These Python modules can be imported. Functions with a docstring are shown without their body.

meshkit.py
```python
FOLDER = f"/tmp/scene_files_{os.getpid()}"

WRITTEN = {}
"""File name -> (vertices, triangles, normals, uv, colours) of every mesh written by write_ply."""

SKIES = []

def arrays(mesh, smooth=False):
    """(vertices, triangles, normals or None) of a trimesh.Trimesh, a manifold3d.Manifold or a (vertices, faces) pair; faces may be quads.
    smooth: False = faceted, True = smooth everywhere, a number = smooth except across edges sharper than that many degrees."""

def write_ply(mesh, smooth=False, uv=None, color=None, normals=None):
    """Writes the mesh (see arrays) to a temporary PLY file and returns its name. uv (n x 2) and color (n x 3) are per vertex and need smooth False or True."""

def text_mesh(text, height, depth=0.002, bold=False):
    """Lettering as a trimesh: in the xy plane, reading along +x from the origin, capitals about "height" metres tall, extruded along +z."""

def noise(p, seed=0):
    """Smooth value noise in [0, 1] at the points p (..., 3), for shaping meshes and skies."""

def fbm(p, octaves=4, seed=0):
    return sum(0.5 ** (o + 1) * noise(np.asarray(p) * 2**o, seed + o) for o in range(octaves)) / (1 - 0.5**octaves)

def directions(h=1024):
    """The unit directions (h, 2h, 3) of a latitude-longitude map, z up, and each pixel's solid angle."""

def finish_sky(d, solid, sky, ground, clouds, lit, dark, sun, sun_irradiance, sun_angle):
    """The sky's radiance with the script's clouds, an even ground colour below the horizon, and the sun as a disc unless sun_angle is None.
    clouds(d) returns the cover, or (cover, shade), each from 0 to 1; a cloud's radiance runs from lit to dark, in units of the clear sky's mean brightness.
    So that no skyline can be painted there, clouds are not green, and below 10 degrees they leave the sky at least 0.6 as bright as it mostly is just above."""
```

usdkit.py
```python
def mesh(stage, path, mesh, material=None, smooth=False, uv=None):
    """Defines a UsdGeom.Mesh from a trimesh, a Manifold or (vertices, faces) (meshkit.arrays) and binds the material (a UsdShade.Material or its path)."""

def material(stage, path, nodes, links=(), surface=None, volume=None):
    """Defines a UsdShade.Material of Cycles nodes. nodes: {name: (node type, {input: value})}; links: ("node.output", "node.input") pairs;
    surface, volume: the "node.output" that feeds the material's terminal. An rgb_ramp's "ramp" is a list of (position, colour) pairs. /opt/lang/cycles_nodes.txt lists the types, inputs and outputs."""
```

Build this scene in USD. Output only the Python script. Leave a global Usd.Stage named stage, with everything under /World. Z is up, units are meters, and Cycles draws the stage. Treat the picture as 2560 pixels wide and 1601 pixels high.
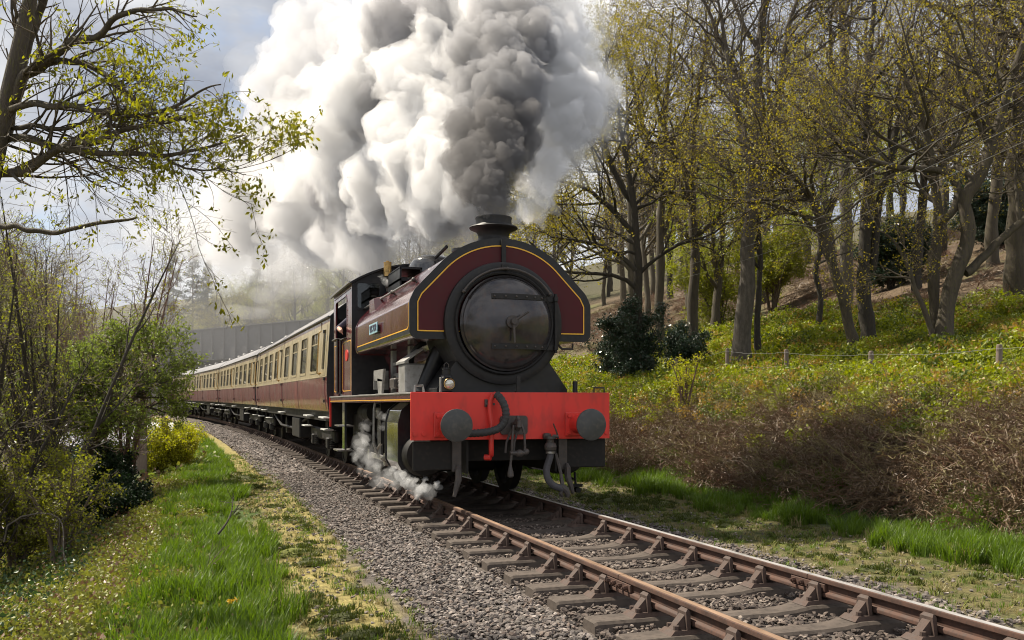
import math, random, numpy as np, trimesh, usdkit, meshkit
import manifold3d as m3
from shapely import Polygon, LineString, Point, box as sbox, union_all, affinity
from pxr import Usd, UsdGeom, UsdLux, UsdShade, Gf, Sdf, Vt

stage = Usd.Stage.CreateInMemory()
UsdGeom.Xform.Define(stage, '/World')
stage.SetDefaultPrim(stage.GetPrimAtPath('/World'))
M = lambda name, nodes, links=(), surface=None, volume=None: usdkit.material(stage, '/World/Looks/' + name, nodes, links, surface, volume)

# ---------------------------------------------------------------- camera, sky, sun, exposure
FPX, VPX, VPY, EYE = 2450.0, 505.0, 1010.0, 1.36      # focal length, vanishing point of the near track and horizon in photo pixels; eye height above the rails
YAW = math.atan((1280 - VPX) / FPX)
CY, SY = math.cos(YAW), math.sin(YAW)
cam = UsdGeom.Camera.Define(stage, '/World/camera')
cam.CreateHorizontalApertureAttr(36.0)
cam.CreateFocalLengthAttr(36.0 * FPX / 2560)
cam.CreateVerticalApertureOffsetAttr(36.0 * (VPY - 800.5) / 2560)
cam.CreateClippingRangeAttr(Gf.Vec2f(0.1, 20000))
_m = Gf.Matrix4d().SetRotate(Gf.Rotation(Gf.Vec3d(1, 0, 0), 90)) * Gf.Matrix4d().SetRotate(Gf.Rotation(Gf.Vec3d(0, 0, 1), -math.degrees(YAW)))
_m.SetTranslateOnly(Gf.Vec3d(0, 0, EYE))
cam.AddTransformOp().Set(_m)
cam.CreateExposureAttr(0.95)

SUN_EL, SUN_X, SUN_Y = math.radians(54), -0.68, 0.733
SUN_AZ = math.atan2(SUN_X, SUN_Y)
skymat = M('sky', {
    'tc': ('texture_coordinate', {}), 'map': ('mapping', {'scale': (1.0, 1.0, 1.9), 'location': (0.35, 0.2, 0.1)}),
    'n1': ('noise_texture', {'scale': 2.3, 'detail': 9.0, 'roughness': 0.56, 'distortion': 0.25}),
    'cov': ('map_range', {'from_min': 0.31, 'from_max': 0.44, 'to_min': 0.0, 'to_max': 1.0, 'clamp': True}),
    'map2': ('mapping', {'scale': (1.0, 1.0, 2.2), 'location': (3.1, 1.2, 0.4)}),
    'n2': ('noise_texture', {'scale': 3.1, 'detail': 7.0, 'roughness': 0.55}),
    'tone': ('rgb_ramp', {'ramp': [(0.32, (2.7, 2.95, 3.5)), (0.45, (4.0, 4.2, 4.65)), (0.56, (6.0, 6.05, 6.15)), (0.7, (7.6, 7.55, 7.45))]}),
    's': ('sky_texture', {'sky_type': 'single_scattering', 'sun_disc': False, 'sun_elevation': SUN_EL, 'sun_rotation': SUN_AZ}),
    'mx': ('mix', {}), 'b': ('background_shader', {'strength': 0.076})},
    [('tc.generated', 'map.vector'), ('map.vector', 'n1.vector'), ('n1.fac', 'cov.value'), ('tc.generated', 'map2.vector'), ('map2.vector', 'n2.vector'), ('n2.fac', 'tone.fac'),
     ('cov.result', 'mx.fac'), ('s.color', 'mx.color1'), ('tone.color', 'mx.color2'), ('mx.color', 'b.color')], surface='b.background')
sky = UsdLux.DomeLight.Define(stage, '/World/sky')
sky.GetPrim().SetCustomDataByKey('kind', 'structure')
UsdShade.MaterialBindingAPI.Apply(sky.GetPrim()).Bind(skymat)
sun = UsdLux.DistantLight.Define(stage, '/World/sun')
sun.CreateNormalizeAttr(True); sun.CreateIntensityAttr(1.25); sun.CreateAngleAttr(0.5); sun.CreateColorAttr(Gf.Vec3f(1.0, 0.91, 0.76))
sun.AddTransformOp().Set(Gf.Matrix4d().SetRotate(Gf.Rotation(Gf.Vec3d(0, 0, 1), Gf.Vec3d(SUN_X * math.cos(SUN_EL), SUN_Y * math.cos(SUN_EL), math.sin(SUN_EL)))))

# ---------------------------------------------------------------- helpers
RNG = np.random.default_rng(7)
_names = {}
def numbered(parent, name):
    k = (parent, name); n = _names.get(k, 0); _names[k] = n + 1
    return name if n == 0 else f'{name}_{n:03d}'
def tag(prim, label=None, cat=None, group=None, kind=None, category=None):
    cat = cat or category
    for k, v in (('label', label), ('category', cat), ('group', group), ('kind', kind)):
        if v: prim.SetCustomDataByKey(k, v)
    return prim
def thing(name, label, cat, loc=(0, 0, 0), rotz=0.0, group=None, mat=None, kind=None):
    x = UsdGeom.Xform.Define(stage, '/World/' + numbered('/World', name))
    if mat is not None: x.AddTransformOp().Set(mat)
    else:
        x.AddTranslateOp().Set(Gf.Vec3d(*map(float, loc)))
        if rotz: x.AddRotateZOp().Set(math.degrees(rotz))
    return tag(x.GetPrim(), label, cat, group, kind)
def copy_of(src, name, label, cat, group=None, loc=(0, 0, 0), rotz=0.0, scale=None, mat=None):
    p = thing(name, label, cat, loc, rotz, group, mat)
    if scale is not None: UsdGeom.Xformable(p).AddScaleOp().Set(Gf.Vec3f(*([scale] * 3 if np.ndim(scale) == 0 else scale)))
    p.GetReferences().AddInternalReference(src); p.SetInstanceable(True)
    return p
def obj(name, mesh, mat, parent=None, smooth=False, uv=None, tint=None, **cd):
    pp = '/World' if parent is None else str(parent.GetPath())
    if isinstance(mesh, MB): mesh = mesh.mesh()
    m = usdkit.mesh(stage, pp + '/' + numbered(pp, name), mesh, mat, smooth=smooth, uv=uv)
    if tint is not None:
        UsdGeom.PrimvarsAPI(m).CreatePrimvar('tint', Sdf.ValueTypeNames.Color3fArray, 'vertex').Set(Vt.Vec3fArray.FromNumpy(np.asarray(tint, np.float32)))
    return tag(m.GetPrim(), **cd)

def unit(v):
    v = np.asarray(v, float); return v / (np.linalg.norm(v) + 1e-12)
def frame_of(d):
    d = unit(d); u = np.cross(d, [0, 0, 1.0] if abs(d[2]) < 0.95 else [1.0, 0, 0]); u = unit(u); return u, np.cross(d, u), d
class MB:
    "collects shapes into one mesh"
    def __init__(s): s.v, s.f, s.n = [], [], 0
    def add(s, v, f=None):
        if f is None:
            if hasattr(v, 'to_mesh'): mm = v.to_mesh(); v, f = mm.vert_properties[:, :3], mm.tri_verts
            else: v, f = v.vertices, v.faces
        v = np.asarray(v, float); f = np.asarray(f, int)
        if f.shape[1] == 4: f = np.vstack([f[:, [0, 1, 2]], f[:, [0, 2, 3]]])
        s.v.append(v); s.f.append(f + s.n); s.n += len(v); return s
    def mesh(s): return trimesh.Trimesh(np.vstack(s.v), np.vstack(s.f), process=False)
    def box(s, x0, x1, y0, y1, z0, z1, b=0.0):
        x0, x1 = sorted((x0, x1)); y0, y1 = sorted((y0, y1)); z0, z1 = sorted((z0, z1))
        if b <= 0:
            v = np.array([(x, y, z) for x in (x0, x1) for y in (y0, y1) for z in (z0, z1)])
            f = [(0, 1, 3, 2), (4, 6, 7, 5), (0, 4, 5, 1), (2, 3, 7, 6), (0, 2, 6, 4), (1, 5, 7, 3)]
            return s.add(v, f)
        b = min(b, (x1 - x0) / 2.01, (y1 - y0) / 2.01, (z1 - z0) / 2.01)
        p = []
        for x, sx in ((x0, 1), (x1, -1)):
            for y, sy in ((y0, 1), (y1, -1)):
                for z, sz in ((z0, 1), (z1, -1)):
                    p += [(x, y + sy * b, z + sz * b), (x + sx * b, y, z + sz * b), (x + sx * b, y + sy * b, z)]
        return s.add(m3.Manifold.hull_points(np.array(p, float)))
    def hull(s, pts): return s.add(m3.Manifold.hull_points(np.asarray(pts, float)))
    def tube(s, pts, r, n=8, cap=True):
        p = np.asarray(pts, float); r = np.broadcast_to(np.asarray(r, float), (len(p),))
        t = np.gradient(p, axis=0); t /= np.linalg.norm(t, axis=1, keepdims=True) + 1e-12
        u = frame_of(t[0])[0]; us = []
        for k in range(len(p)):
            u = u - t[k] * (u @ t[k]); u = unit(u); us.append(u)
        us = np.array(us); ws = np.cross(t, us); a = np.arange(n) * 2 * np.pi / n
        v = (p[:, None] + r[:, None, None] * (np.cos(a)[None, :, None] * us[:, None] + np.sin(a)[None, :, None] * ws[:, None])).reshape(-1, 3)
        i, j = np.meshgrid(np.arange(len(p) - 1), np.arange(n), indexing='ij'); j2 = (j + 1) % n
        f = np.stack([i * n + j, i * n + j2, (i + 1) * n + j2, (i + 1) * n + j], -1).reshape(-1, 4)
        s.add(v, f)
        if cap:
            k = np.arange(1, n - 1)
            a0 = np.stack([np.zeros_like(k), k + 1, k], 1); b0 = (len(p) - 1) * n + np.stack([np.zeros_like(k), k, k + 1], 1)
            s.add(np.vstack([v[:n], v[-n:]]), np.vstack([a0, b0 - (len(p) - 2) * n]))
        return s
    def cyl(s, a, b, r, r2=None, n=20): return s.tube([a, b], [r, r if r2 is None else r2], n)
    def lathe(s, prof, o=(0, 0, 0), axis=(0, 0, 1), n=32):
        "prof: (radius, height) pairs; the axis starts at o"
        u, w, d = frame_of(axis); a = np.arange(n) * 2 * np.pi / n; o = np.asarray(o, float)
        pr = np.array([(max(q[0], 1e-4), q[1]) for q in prof], float)
        v = (o + pr[:, 1, None, None] * d + pr[:, 0, None, None] * (np.cos(a)[None, :, None] * u + np.sin(a)[None, :, None] * w)).reshape(-1, 3)
        i, j = np.meshgrid(np.arange(len(pr) - 1), np.arange(n), indexing='ij'); j2 = (j + 1) % n
        return s.add(v, np.stack([i * n + j, i * n + j2, (i + 1) * n + j2, (i + 1) * n + j], -1).reshape(-1, 4)[:, ::-1])
    def ball(s, c, r, sub=2):
        m = trimesh.creation.icosphere(sub, 1.0); return s.add(m.vertices * np.asarray(r) + np.asarray(c, float), m.faces)
    def prism(s, poly, lo, hi, plane='xz'):
        "extrudes a shapely polygon drawn in the plane (xz: along y, yz: along x, xy: along z)"
        for g in getattr(poly, 'geoms', [poly]):
            if g.is_empty: continue
            m = trimesh.creation.extrude_polygon(g, hi - lo, engine='earcut'); q = m.vertices
            if plane == 'xy': v = np.c_[q[:, 0], q[:, 1], q[:, 2] + lo]; f = m.faces
            elif plane == 'xz': v = np.c_[q[:, 0], q[:, 2] + lo, q[:, 1]]; f = m.faces[:, ::-1]
            else: v = np.c_[q[:, 2] + lo, q[:, 0], q[:, 1]]; f = m.faces
            s.add(v, f)
        return s
    def move(s, mat):
        mat = np.asarray(mat); s.v = [v @ mat[:3, :3].T + mat[:3, 3] for v in s.v]; return s
def rpoly(pts, r): return Polygon(pts).buffer(-r).buffer(r, quad_segs=6)
def arc(cx, cz, r, a0, a1, n=16): return [(cx + r * math.cos(math.radians(a)), cz + r * math.sin(math.radians(a))) for a in np.linspace(a0, a1, n)]
def rot_z(a): return trimesh.transformations.rotation_matrix(a, (0, 0, 1))
def xf(loc, rz=0.0, sc=1.0, rx=0.0, ry=0.0):
    m = trimesh.transformations.euler_matrix(rx, ry, rz); m[:3, :3] *= sc; m[:3, 3] = loc; return m
def spline(pts, n):
    p = np.asarray(pts, float)
    if len(p) == 2: return p[0] + (p[1] - p[0]) * np.linspace(0, 1, n)[:, None]
    from scipy.interpolate import CubicSpline
    d = np.r_[0, np.cumsum(np.linalg.norm(np.diff(p, axis=0), axis=1))]
    return CubicSpline(d, p)(np.linspace(0, d[-1], n))
# a point of the place that lies on the ray through photo pixel (px, py) at camera depth Z
def at_depth(px, py, Z):
    X = (px - 1280) / FPX * Z
    return np.array([X * CY + Z * SY, -X * SY + Z * CY, EYE + (VPY - py) / FPX * Z])

# ---------------------------------------------------------------- track line: straight, then curving gently to the left and climbing a little
AC, S0, RCURVE, L0 = 3.92, 12.33, 600.0, 17.0
def track_xy(l, u=0.0):
    l = np.asarray(l, float); u = np.asarray(u, float); t = np.maximum(l - L0, 0) / RCURVE
    return np.where(l <= L0, AC + u, AC - RCURVE + (RCURVE + u) * np.cos(t)), np.where(l <= L0, l, L0 + (RCURVE + u) * np.sin(t))
def grade(l): return np.clip(np.asarray(l, float) - 28, 0, 200) * 0.0075
def track_lu(x, y):
    x = np.asarray(x, float); y = np.asarray(y, float)
    r = np.hypot(x - AC + RCURVE, np.maximum(y - L0, 0)); t = np.arctan2(np.maximum(y - L0, 0), x - AC + RCURVE)
    return np.where(y <= L0, y, L0 + RCURVE * t), np.where(y <= L0, x - AC, r - RCURVE)
def heading(l): return max(float(l) - L0, 0) / RCURVE      # turn to the left of +y
# ---------------------------------------------------------------- materials
def paint(name, col, rough=0.35, var=0.25, scale=6.0, dirt=(0.05, 0.045, 0.04), dirt_amt=0.35, metallic=0.0, coat=0.0, bump=0.0, stretch=(1, 1, 1), spec=0.5):
    "a surface of one colour with soft tonal variation, stains and slight unevenness"
    nodes = {'tc': ('texture_coordinate', {}), 'mp': ('mapping', {'scale': tuple(stretch)}),
             'n': ('noise_texture', {'scale': scale, 'detail': 6.0, 'roughness': 0.6}), 'n2': ('noise_texture', {'scale': scale * 4.7, 'detail': 4.0, 'roughness': 0.6}),
             'r1': ('map_range', {'from_min': 0.3, 'from_max': 0.7, 'to_min': 1 - var, 'to_max': 1 + var}),
             'mul': ('mix', {'mix_type': 'multiply', 'fac': 1.0, 'color1': col}),
             'r2': ('map_range', {'from_min': 0.5, 'from_max': 0.72, 'to_min': 0.0, 'to_max': dirt_amt, 'clamp': True}),
             'mx': ('mix', {'color2': dirt}), 'rr': ('map_range', {'from_min': 0.25, 'from_max': 0.75, 'to_min': max(rough - 0.12, 0.03), 'to_max': min(rough + 0.15, 1.0)}),
             'p': ('principled_bsdf', {'metallic': metallic, 'coat_weight': coat, 'coat_roughness': 0.08, 'specular_ior_level': spec})}
    links = [('tc.object', 'mp.vector'), ('mp.vector', 'n.vector'), ('mp.vector', 'n2.vector'), ('n.fac', 'r1.value'), ('r1.result', 'mul.color2'), ('n2.fac', 'r2.value'),
             ('mul.color', 'mx.color1'), ('r2.result', 'mx.fac'), ('mx.color', 'p.base_color'), ('n.fac', 'rr.value'), ('rr.result', 'p.roughness')]
    if bump:
        nodes['b'] = ('bump', {'strength': 0.6, 'distance': bump}); links += [('n2.fac', 'b.height'), ('b.normal', 'p.normal')]
    return M(name, nodes, links, surface='p.BSDF')
def leafmat(name, c1, c2, trans=0.45, rough=0.45, spec=0.4, by='island'):
    "leaves of two mixed colours that let some light through"
    nodes = {'g': ('geometry', {}), 'oi': ('object_info', {}), 'rmp': ('mix', {'color1': c1, 'color2': c2}), 'p': ('principled_bsdf', {'roughness': rough, 'specular_ior_level': spec}),
             't': ('translucent_bsdf', {}), 'hs': ('hsv', {'saturation': 1.1, 'value': 1.25}), 'm': ('mix_closure', {'fac': trans})}
    src = 'g.random_per_island' if by == 'island' else 'oi.random'
    links = [(src, 'rmp.fac'), ('rmp.color', 'p.base_color'), ('rmp.color', 'hs.color'), ('hs.color', 't.color'), ('p.BSDF', 'm.closure1'), ('t.BSDF', 'm.closure2')]
    return M(name, nodes, links, surface='m.closure')
def stonemat(name, cols, rough=0.9):
    nodes = {'g': ('geometry', {}), 'oi': ('object_info', {}), 'ad': ('math', {'math_type': 'add'}), 'fr': ('math', {'math_type': 'fraction'}), 'r': ('rgb_ramp', {'ramp': cols}), 'n': ('noise_texture', {'scale': 30.0, 'detail': 4.0}),
             'm': ('mix', {'mix_type': 'multiply', 'fac': 0.5}), 'p': ('principled_bsdf', {'roughness': rough})}
    return M(name, nodes, [('g.random_per_island', 'ad.value1'), ('oi.random', 'ad.value2'), ('ad.value', 'fr.value1'), ('fr.value', 'r.fac'), ('r.color', 'm.color1'), ('n.color', 'm.color2'), ('m.color', 'p.base_color')], surface='p.BSDF')

m_maroon = paint('maroon_paint', (0.075, 0.012, 0.016), 0.16, 0.2, 2.0, (0.045, 0.025, 0.02), 0.25, coat=0.7)
m_maroonflat = paint('dull_maroon_paint', (0.062, 0.009, 0.012), 0.5, 0.15, 2.0, (0.045, 0.022, 0.02), 0.3, spec=0.25)
m_black = paint('black_paint', (0.008, 0.008, 0.009), 0.35, 0.3, 3.0, (0.028, 0.024, 0.02), 0.45, spec=0.4)
m_sootblack = paint('smokebox_black', (0.011, 0.0105, 0.011), 0.5, 0.4, 5.0, (0.035, 0.028, 0.023), 0.5, spec=0.35)
m_door = paint('door_black', (0.048, 0.044, 0.045), 0.2, 0.4, 2.2, (0.08, 0.05, 0.037), 0.5, metallic=0.55, coat=0.35)
m_under = paint('grimy_black', (0.009, 0.008, 0.0075), 0.6, 0.4, 4.0, (0.03, 0.023, 0.018), 0.6, spec=0.3)
m_gloss = paint('polished_black', (0.02, 0.02, 0.022), 0.08, 0.2, 3.0, (0.03, 0.03, 0.03), 0.2, coat=1.0)
m_red = paint('signal_red', (0.6, 0.033, 0.024), 0.4, 0.16, 1.1, (0.22, 0.03, 0.025), 0.55, coat=0.1, stretch=(1.0, 1.0, 0.45))
m_yellow = paint('lining_yellow', (0.75, 0.4, 0.03), 0.4, 0.08, 3.0, dirt_amt=0.1)
m_steel = paint('worn_steel', (0.32, 0.31, 0.3), 0.35, 0.25, 8.0, (0.12, 0.09, 0.07), 0.5, metallic=0.8)
m_greysteel = paint('grey_steel', (0.24, 0.235, 0.225), 0.5, 0.25, 5.0, (0.1, 0.08, 0.06), 0.5, metallic=0.2)
m_darkiron = paint('dark_iron', (0.06, 0.053, 0.05), 0.5, 0.3, 9.0, (0.12, 0.07, 0.045), 0.5, metallic=0.3)
m_buffer = paint('greased_buffer', (0.05, 0.052, 0.052), 0.42, 0.3, 3.0, (0.11, 0.1, 0.085), 0.5, metallic=0.3)
m_brass = paint('tarnished_brass', (0.45, 0.29, 0.11), 0.32, 0.3, 8.0, (0.12, 0.08, 0.04), 0.6, metallic=0.85)
m_rubber = paint('hose_rubber', (0.02, 0.02, 0.021), 0.6, 0.3, 12.0, (0.05, 0.045, 0.04), 0.5)
m_canvas = paint('hose_canvas', (0.06, 0.057, 0.062), 0.8, 0.25, 10.0, (0.03, 0.026, 0.025), 0.6)
m_plateblue = paint('plate_blue', (0.3, 0.5, 0.58), 0.3, 0.1, 6.0)
m_inside = paint('cab_inside', (0.012, 0.011, 0.011), 0.7, 0.3, 4.0)
m_coachmaroon = paint('carriage_maroon', (0.15, 0.03, 0.032), 0.2, 0.3, 1.6, (0.13, 0.07, 0.045), 0.6, coat=0.6, stretch=(1, 2.0, 0.25))
m_cream = paint('carriage_cream', (0.36, 0.3, 0.185), 0.34, 0.14, 2.0, (0.2, 0.155, 0.1), 0.5, coat=0.3, stretch=(1, 2.0, 0.4))
m_coachroof = paint('carriage_roof', (0.15, 0.145, 0.15), 0.5, 0.25, 1.2, (0.07, 0.065, 0.065), 0.5)
m_coachblack = paint('carriage_black', (0.016, 0.016, 0.018), 0.45, 0.3, 3.0)
m_footboard = paint('footboard', (0.5, 0.5, 0.48), 0.6, 0.15, 6.0, (0.2, 0.18, 0.15), 0.5)
m_seat = paint('seat_cloth', (0.09, 0.06, 0.045), 0.9, 0.3, 3.0)
m_rust = paint('rusty_rail', (0.065, 0.031, 0.02), 0.8, 0.4, 9.0, (0.03, 0.019, 0.015), 0.75, bump=0.002)
m_railtop = paint('polished_rail', (0.4, 0.385, 0.38), 0.35, 0.2, 5.0, (0.2, 0.13, 0.085), 0.4, metallic=0.25, stretch=(3, 0.4, 1))
m_railbrown = paint('worn_brown_rail', (0.27, 0.175, 0.115), 0.45, 0.25, 5.0, (0.14, 0.08, 0.05), 0.5, metallic=0.2, stretch=(3, 0.4, 1))
m_chair = paint('cast_chair', (0.06, 0.037, 0.028), 0.8, 0.3, 14.0, (0.03, 0.022, 0.018), 0.7, bump=0.002)
m_concrete = paint('sleeper_concrete', (0.08, 0.064, 0.053), 0.9, 0.35, 5.0, (0.035, 0.027, 0.022), 0.8, bump=0.003, spec=0.3)
m_bridge = paint('bridge_plate', (0.055, 0.055, 0.06), 0.6, 0.25, 0.8, (0.12, 0.09, 0.07), 0.4)
m_stonewall = paint('abutment_stone', (0.36, 0.33, 0.27), 0.9, 0.3, 2.0, (0.14, 0.14, 0.09), 0.6, bump=0.01)
m_bark = paint('tree_bark', (0.06, 0.047, 0.034), 0.9, 0.45, 5.0, (0.095, 0.088, 0.022), 0.85, bump=0.045, stretch=(3, 3, 0.6))
m_barkdark = paint('dark_bark', (0.036, 0.029, 0.023), 0.9, 0.45, 5.0, (0.06, 0.058, 0.018), 0.75, bump=0.045, stretch=(3, 3, 0.6))
m_barkpale = paint('pale_bark', (0.1, 0.085, 0.068), 0.9, 0.45, 5.0, (0.055, 0.05, 0.026), 0.8, bump=0.04, stretch=(3, 3, 0.8))
m_twig = paint('twigs', (0.1, 0.075, 0.05), 0.85, 0.3, 3.0, (0.05, 0.04, 0.03), 0.5)
m_twigred = paint('red_twigs', (0.14, 0.085, 0.065), 0.8, 0.3, 3.0, (0.08, 0.06, 0.04), 0.5)
m_leaf_yellow = leafmat('spring_leaf', (0.28, 0.24, 0.03), (0.5, 0.4, 0.055), 0.5)
m_leaf_fresh = leafmat('fresh_leaf', (0.22, 0.235, 0.03), (0.34, 0.32, 0.055), 0.5)
m_leaf_olive = leafmat('olive_bud', (0.17, 0.13, 0.045), (0.28, 0.21, 0.06), 0.4)
m_leaf_maple = leafmat('bough_leaf', (0.2, 0.2, 0.022), (0.3, 0.28, 0.035), 0.6)
m_leaf_haw = leafmat('hawthorn_leaf', (0.18, 0.23, 0.045), (0.33, 0.34, 0.08), 0.45)
m_leaf_lime = leafmat('lime_leaf', (0.4, 0.4, 0.03), (0.5, 0.48, 0.05), 0.45)
m_leaf_holly = leafmat('holly_leaf', (0.025, 0.048, 0.024), (0.06, 0.085, 0.045), 0.08, rough=0.28, spec=0.6)
m_leaf_ivy = leafmat('ivy_leaf', (0.02, 0.042, 0.016), (0.05, 0.075, 0.03), 0.15, rough=0.35)
m_leaf_bil = leafmat('bilberry_leaf', (0.22, 0.25, 0.02), (0.38, 0.37, 0.04), 0.4)
m_leaf_bildark = leafmat('dark_bilberry', (0.09, 0.12, 0.016), (0.17, 0.19, 0.03), 0.3)
m_leaf_bilrust = leafmat('rusty_bilberry', (0.32, 0.21, 0.05), (0.36, 0.31, 0.05), 0.35)
m_grass = leafmat('grass_blade', (0.1, 0.16, 0.018), (0.25, 0.28, 0.05), 0.45)
m_grasspale = leafmat('pale_grass', (0.26, 0.22, 0.1), (0.15, 0.18, 0.04), 0.35)
m_weed = leafmat('weed_leaf', (0.2, 0.21, 0.04), (0.38, 0.33, 0.12), 0.3)
m_weeddark = leafmat('dark_weed', (0.04, 0.075, 0.022), (0.08, 0.115, 0.035), 0.25)
m_litter = leafmat('dead_leaf', (0.17, 0.1, 0.06), (0.3, 0.2, 0.13), 0.15)
m_bracken = leafmat('dead_bracken', (0.15, 0.1, 0.058), (0.66, 0.52, 0.33), 0.12)
m_brackenred = leafmat('red_bracken', (0.17, 0.09, 0.055), (0.34, 0.2, 0.125), 0.12)
m_moss = paint('moss', (0.13, 0.14, 0.022), 0.95, 0.4, 12.0, (0.06, 0.075, 0.012), 0.8, bump=0.02)
m_mossdark = paint('dark_moss', (0.05, 0.058, 0.012), 0.95, 0.5, 14.0, (0.12, 0.115, 0.02), 0.7, bump=0.03)
m_mossfrond = leafmat('moss_frond', (0.06, 0.075, 0.012), (0.18, 0.17, 0.025), 0.3)
m_stone = stonemat('ballast_stone', [(0, (0.08, 0.068, 0.06)), (0.35, (0.15, 0.128, 0.113)), (0.65, (0.24, 0.205, 0.185)), (0.82, (0.15, 0.108, 0.085)), (1, (0.4, 0.35, 0.315))])
m_stonebrown = stonemat('brown_stone', [(0, (0.045, 0.033, 0.027)), (0.4, (0.09, 0.068, 0.056)), (0.75, (0.145, 0.11, 0.09)), (1, (0.3, 0.25, 0.21))])
m_oldwood = paint('weathered_wood', (0.16, 0.125, 0.1), 0.85, 0.3, 6.0, (0.08, 0.06, 0.05), 0.6, bump=0.004, stretch=(6, 6, 0.6))
m_darkwood = paint('shed_boards', (0.035, 0.03, 0.028), 0.8, 0.3, 5.0, (0.06, 0.05, 0.04), 0.5)
m_wire = paint('fence_wire', (0.2, 0.2, 0.2), 0.5, 0.1, 5.0, metallic=0.4)
m_sheet = paint('tin_sheet', (0.5, 0.5, 0.53), 0.4, 0.15, 3.0, (0.28, 0.2, 0.16), 0.5, metallic=0.3)
m_rubble = paint('rubble', (0.4, 0.37, 0.36), 0.9, 0.3, 4.0, (0.2, 0.15, 0.12), 0.6)
m_skin = paint('skin', (0.5, 0.27, 0.2), 0.5, 0.08, 20.0, (0.4, 0.18, 0.13), 0.2)
m_shirt = paint('dark_overalls', (0.035, 0.032, 0.06), 0.85, 0.25, 15.0, (0.08, 0.08, 0.12), 0.3)
m_hair = paint('grey_hair', (0.22, 0.21, 0.2), 0.7, 0.2, 30.0)
m_petal = leafmat('dandelion', (0.7, 0.42, 0.01), (0.75, 0.5, 0.03), 0.2)
m_pane = M('pane', {'t': ('transparent_bsdf', {'color': (0.62, 0.66, 0.62)}), 'g': ('glossy_bsdf', {'color': (0.9, 0.9, 0.9), 'roughness': 0.02}), 'f': ('fresnel', {'IOR': 1.75}), 'm': ('mix_closure', {})},
           [('f.fac', 'm.fac'), ('t.BSDF', 'm.closure1'), ('g.BSDF', 'm.closure2')], surface='m.closure')
m_lens = M('lamp_lens', {'p': ('principled_bsdf', {'base_color': (0.55, 0.53, 0.47), 'roughness': 0.05, 'metallic': 0.55, 'coat_weight': 1.0})}, [], surface='p.BSDF')
m_ground = M('ground', {
    'a': ('attribute', {'attribute': 'tint'}), 'g': ('geometry', {}), 'n': ('noise_texture', {'scale': 9.0, 'detail': 8.0, 'roughness': 0.7}), 'n2': ('noise_texture', {'scale': 55.0, 'detail': 3.0, 'roughness': 0.6}),
    'r': ('map_range', {'from_min': 0.28, 'from_max': 0.72, 'to_min': 0.45, 'to_max': 1.55}), 'r2': ('map_range', {'from_min': 0.3, 'from_max': 0.7, 'to_min': 0.6, 'to_max': 1.4}),
    'm1': ('mix', {'mix_type': 'multiply', 'fac': 1.0}), 'm2': ('mix', {'mix_type': 'multiply', 'fac': 1.0}), 'b': ('bump', {'strength': 0.8, 'distance': 0.03}), 'p': ('principled_bsdf', {'roughness': 0.95, 'specular_ior_level': 0.2})},
    [('g.position', 'n.vector'), ('g.position', 'n2.vector'), ('n.fac', 'r.value'), ('n2.fac', 'r2.value'), ('a.color', 'm1.color1'), ('r.result', 'm1.color2'), ('m1.color', 'm2.color1'), ('r2.result', 'm2.color2'),
     ('m2.color', 'p.base_color'), ('n2.fac', 'b.height'), ('b.normal', 'p.normal')], surface='p.BSDF')
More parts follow.
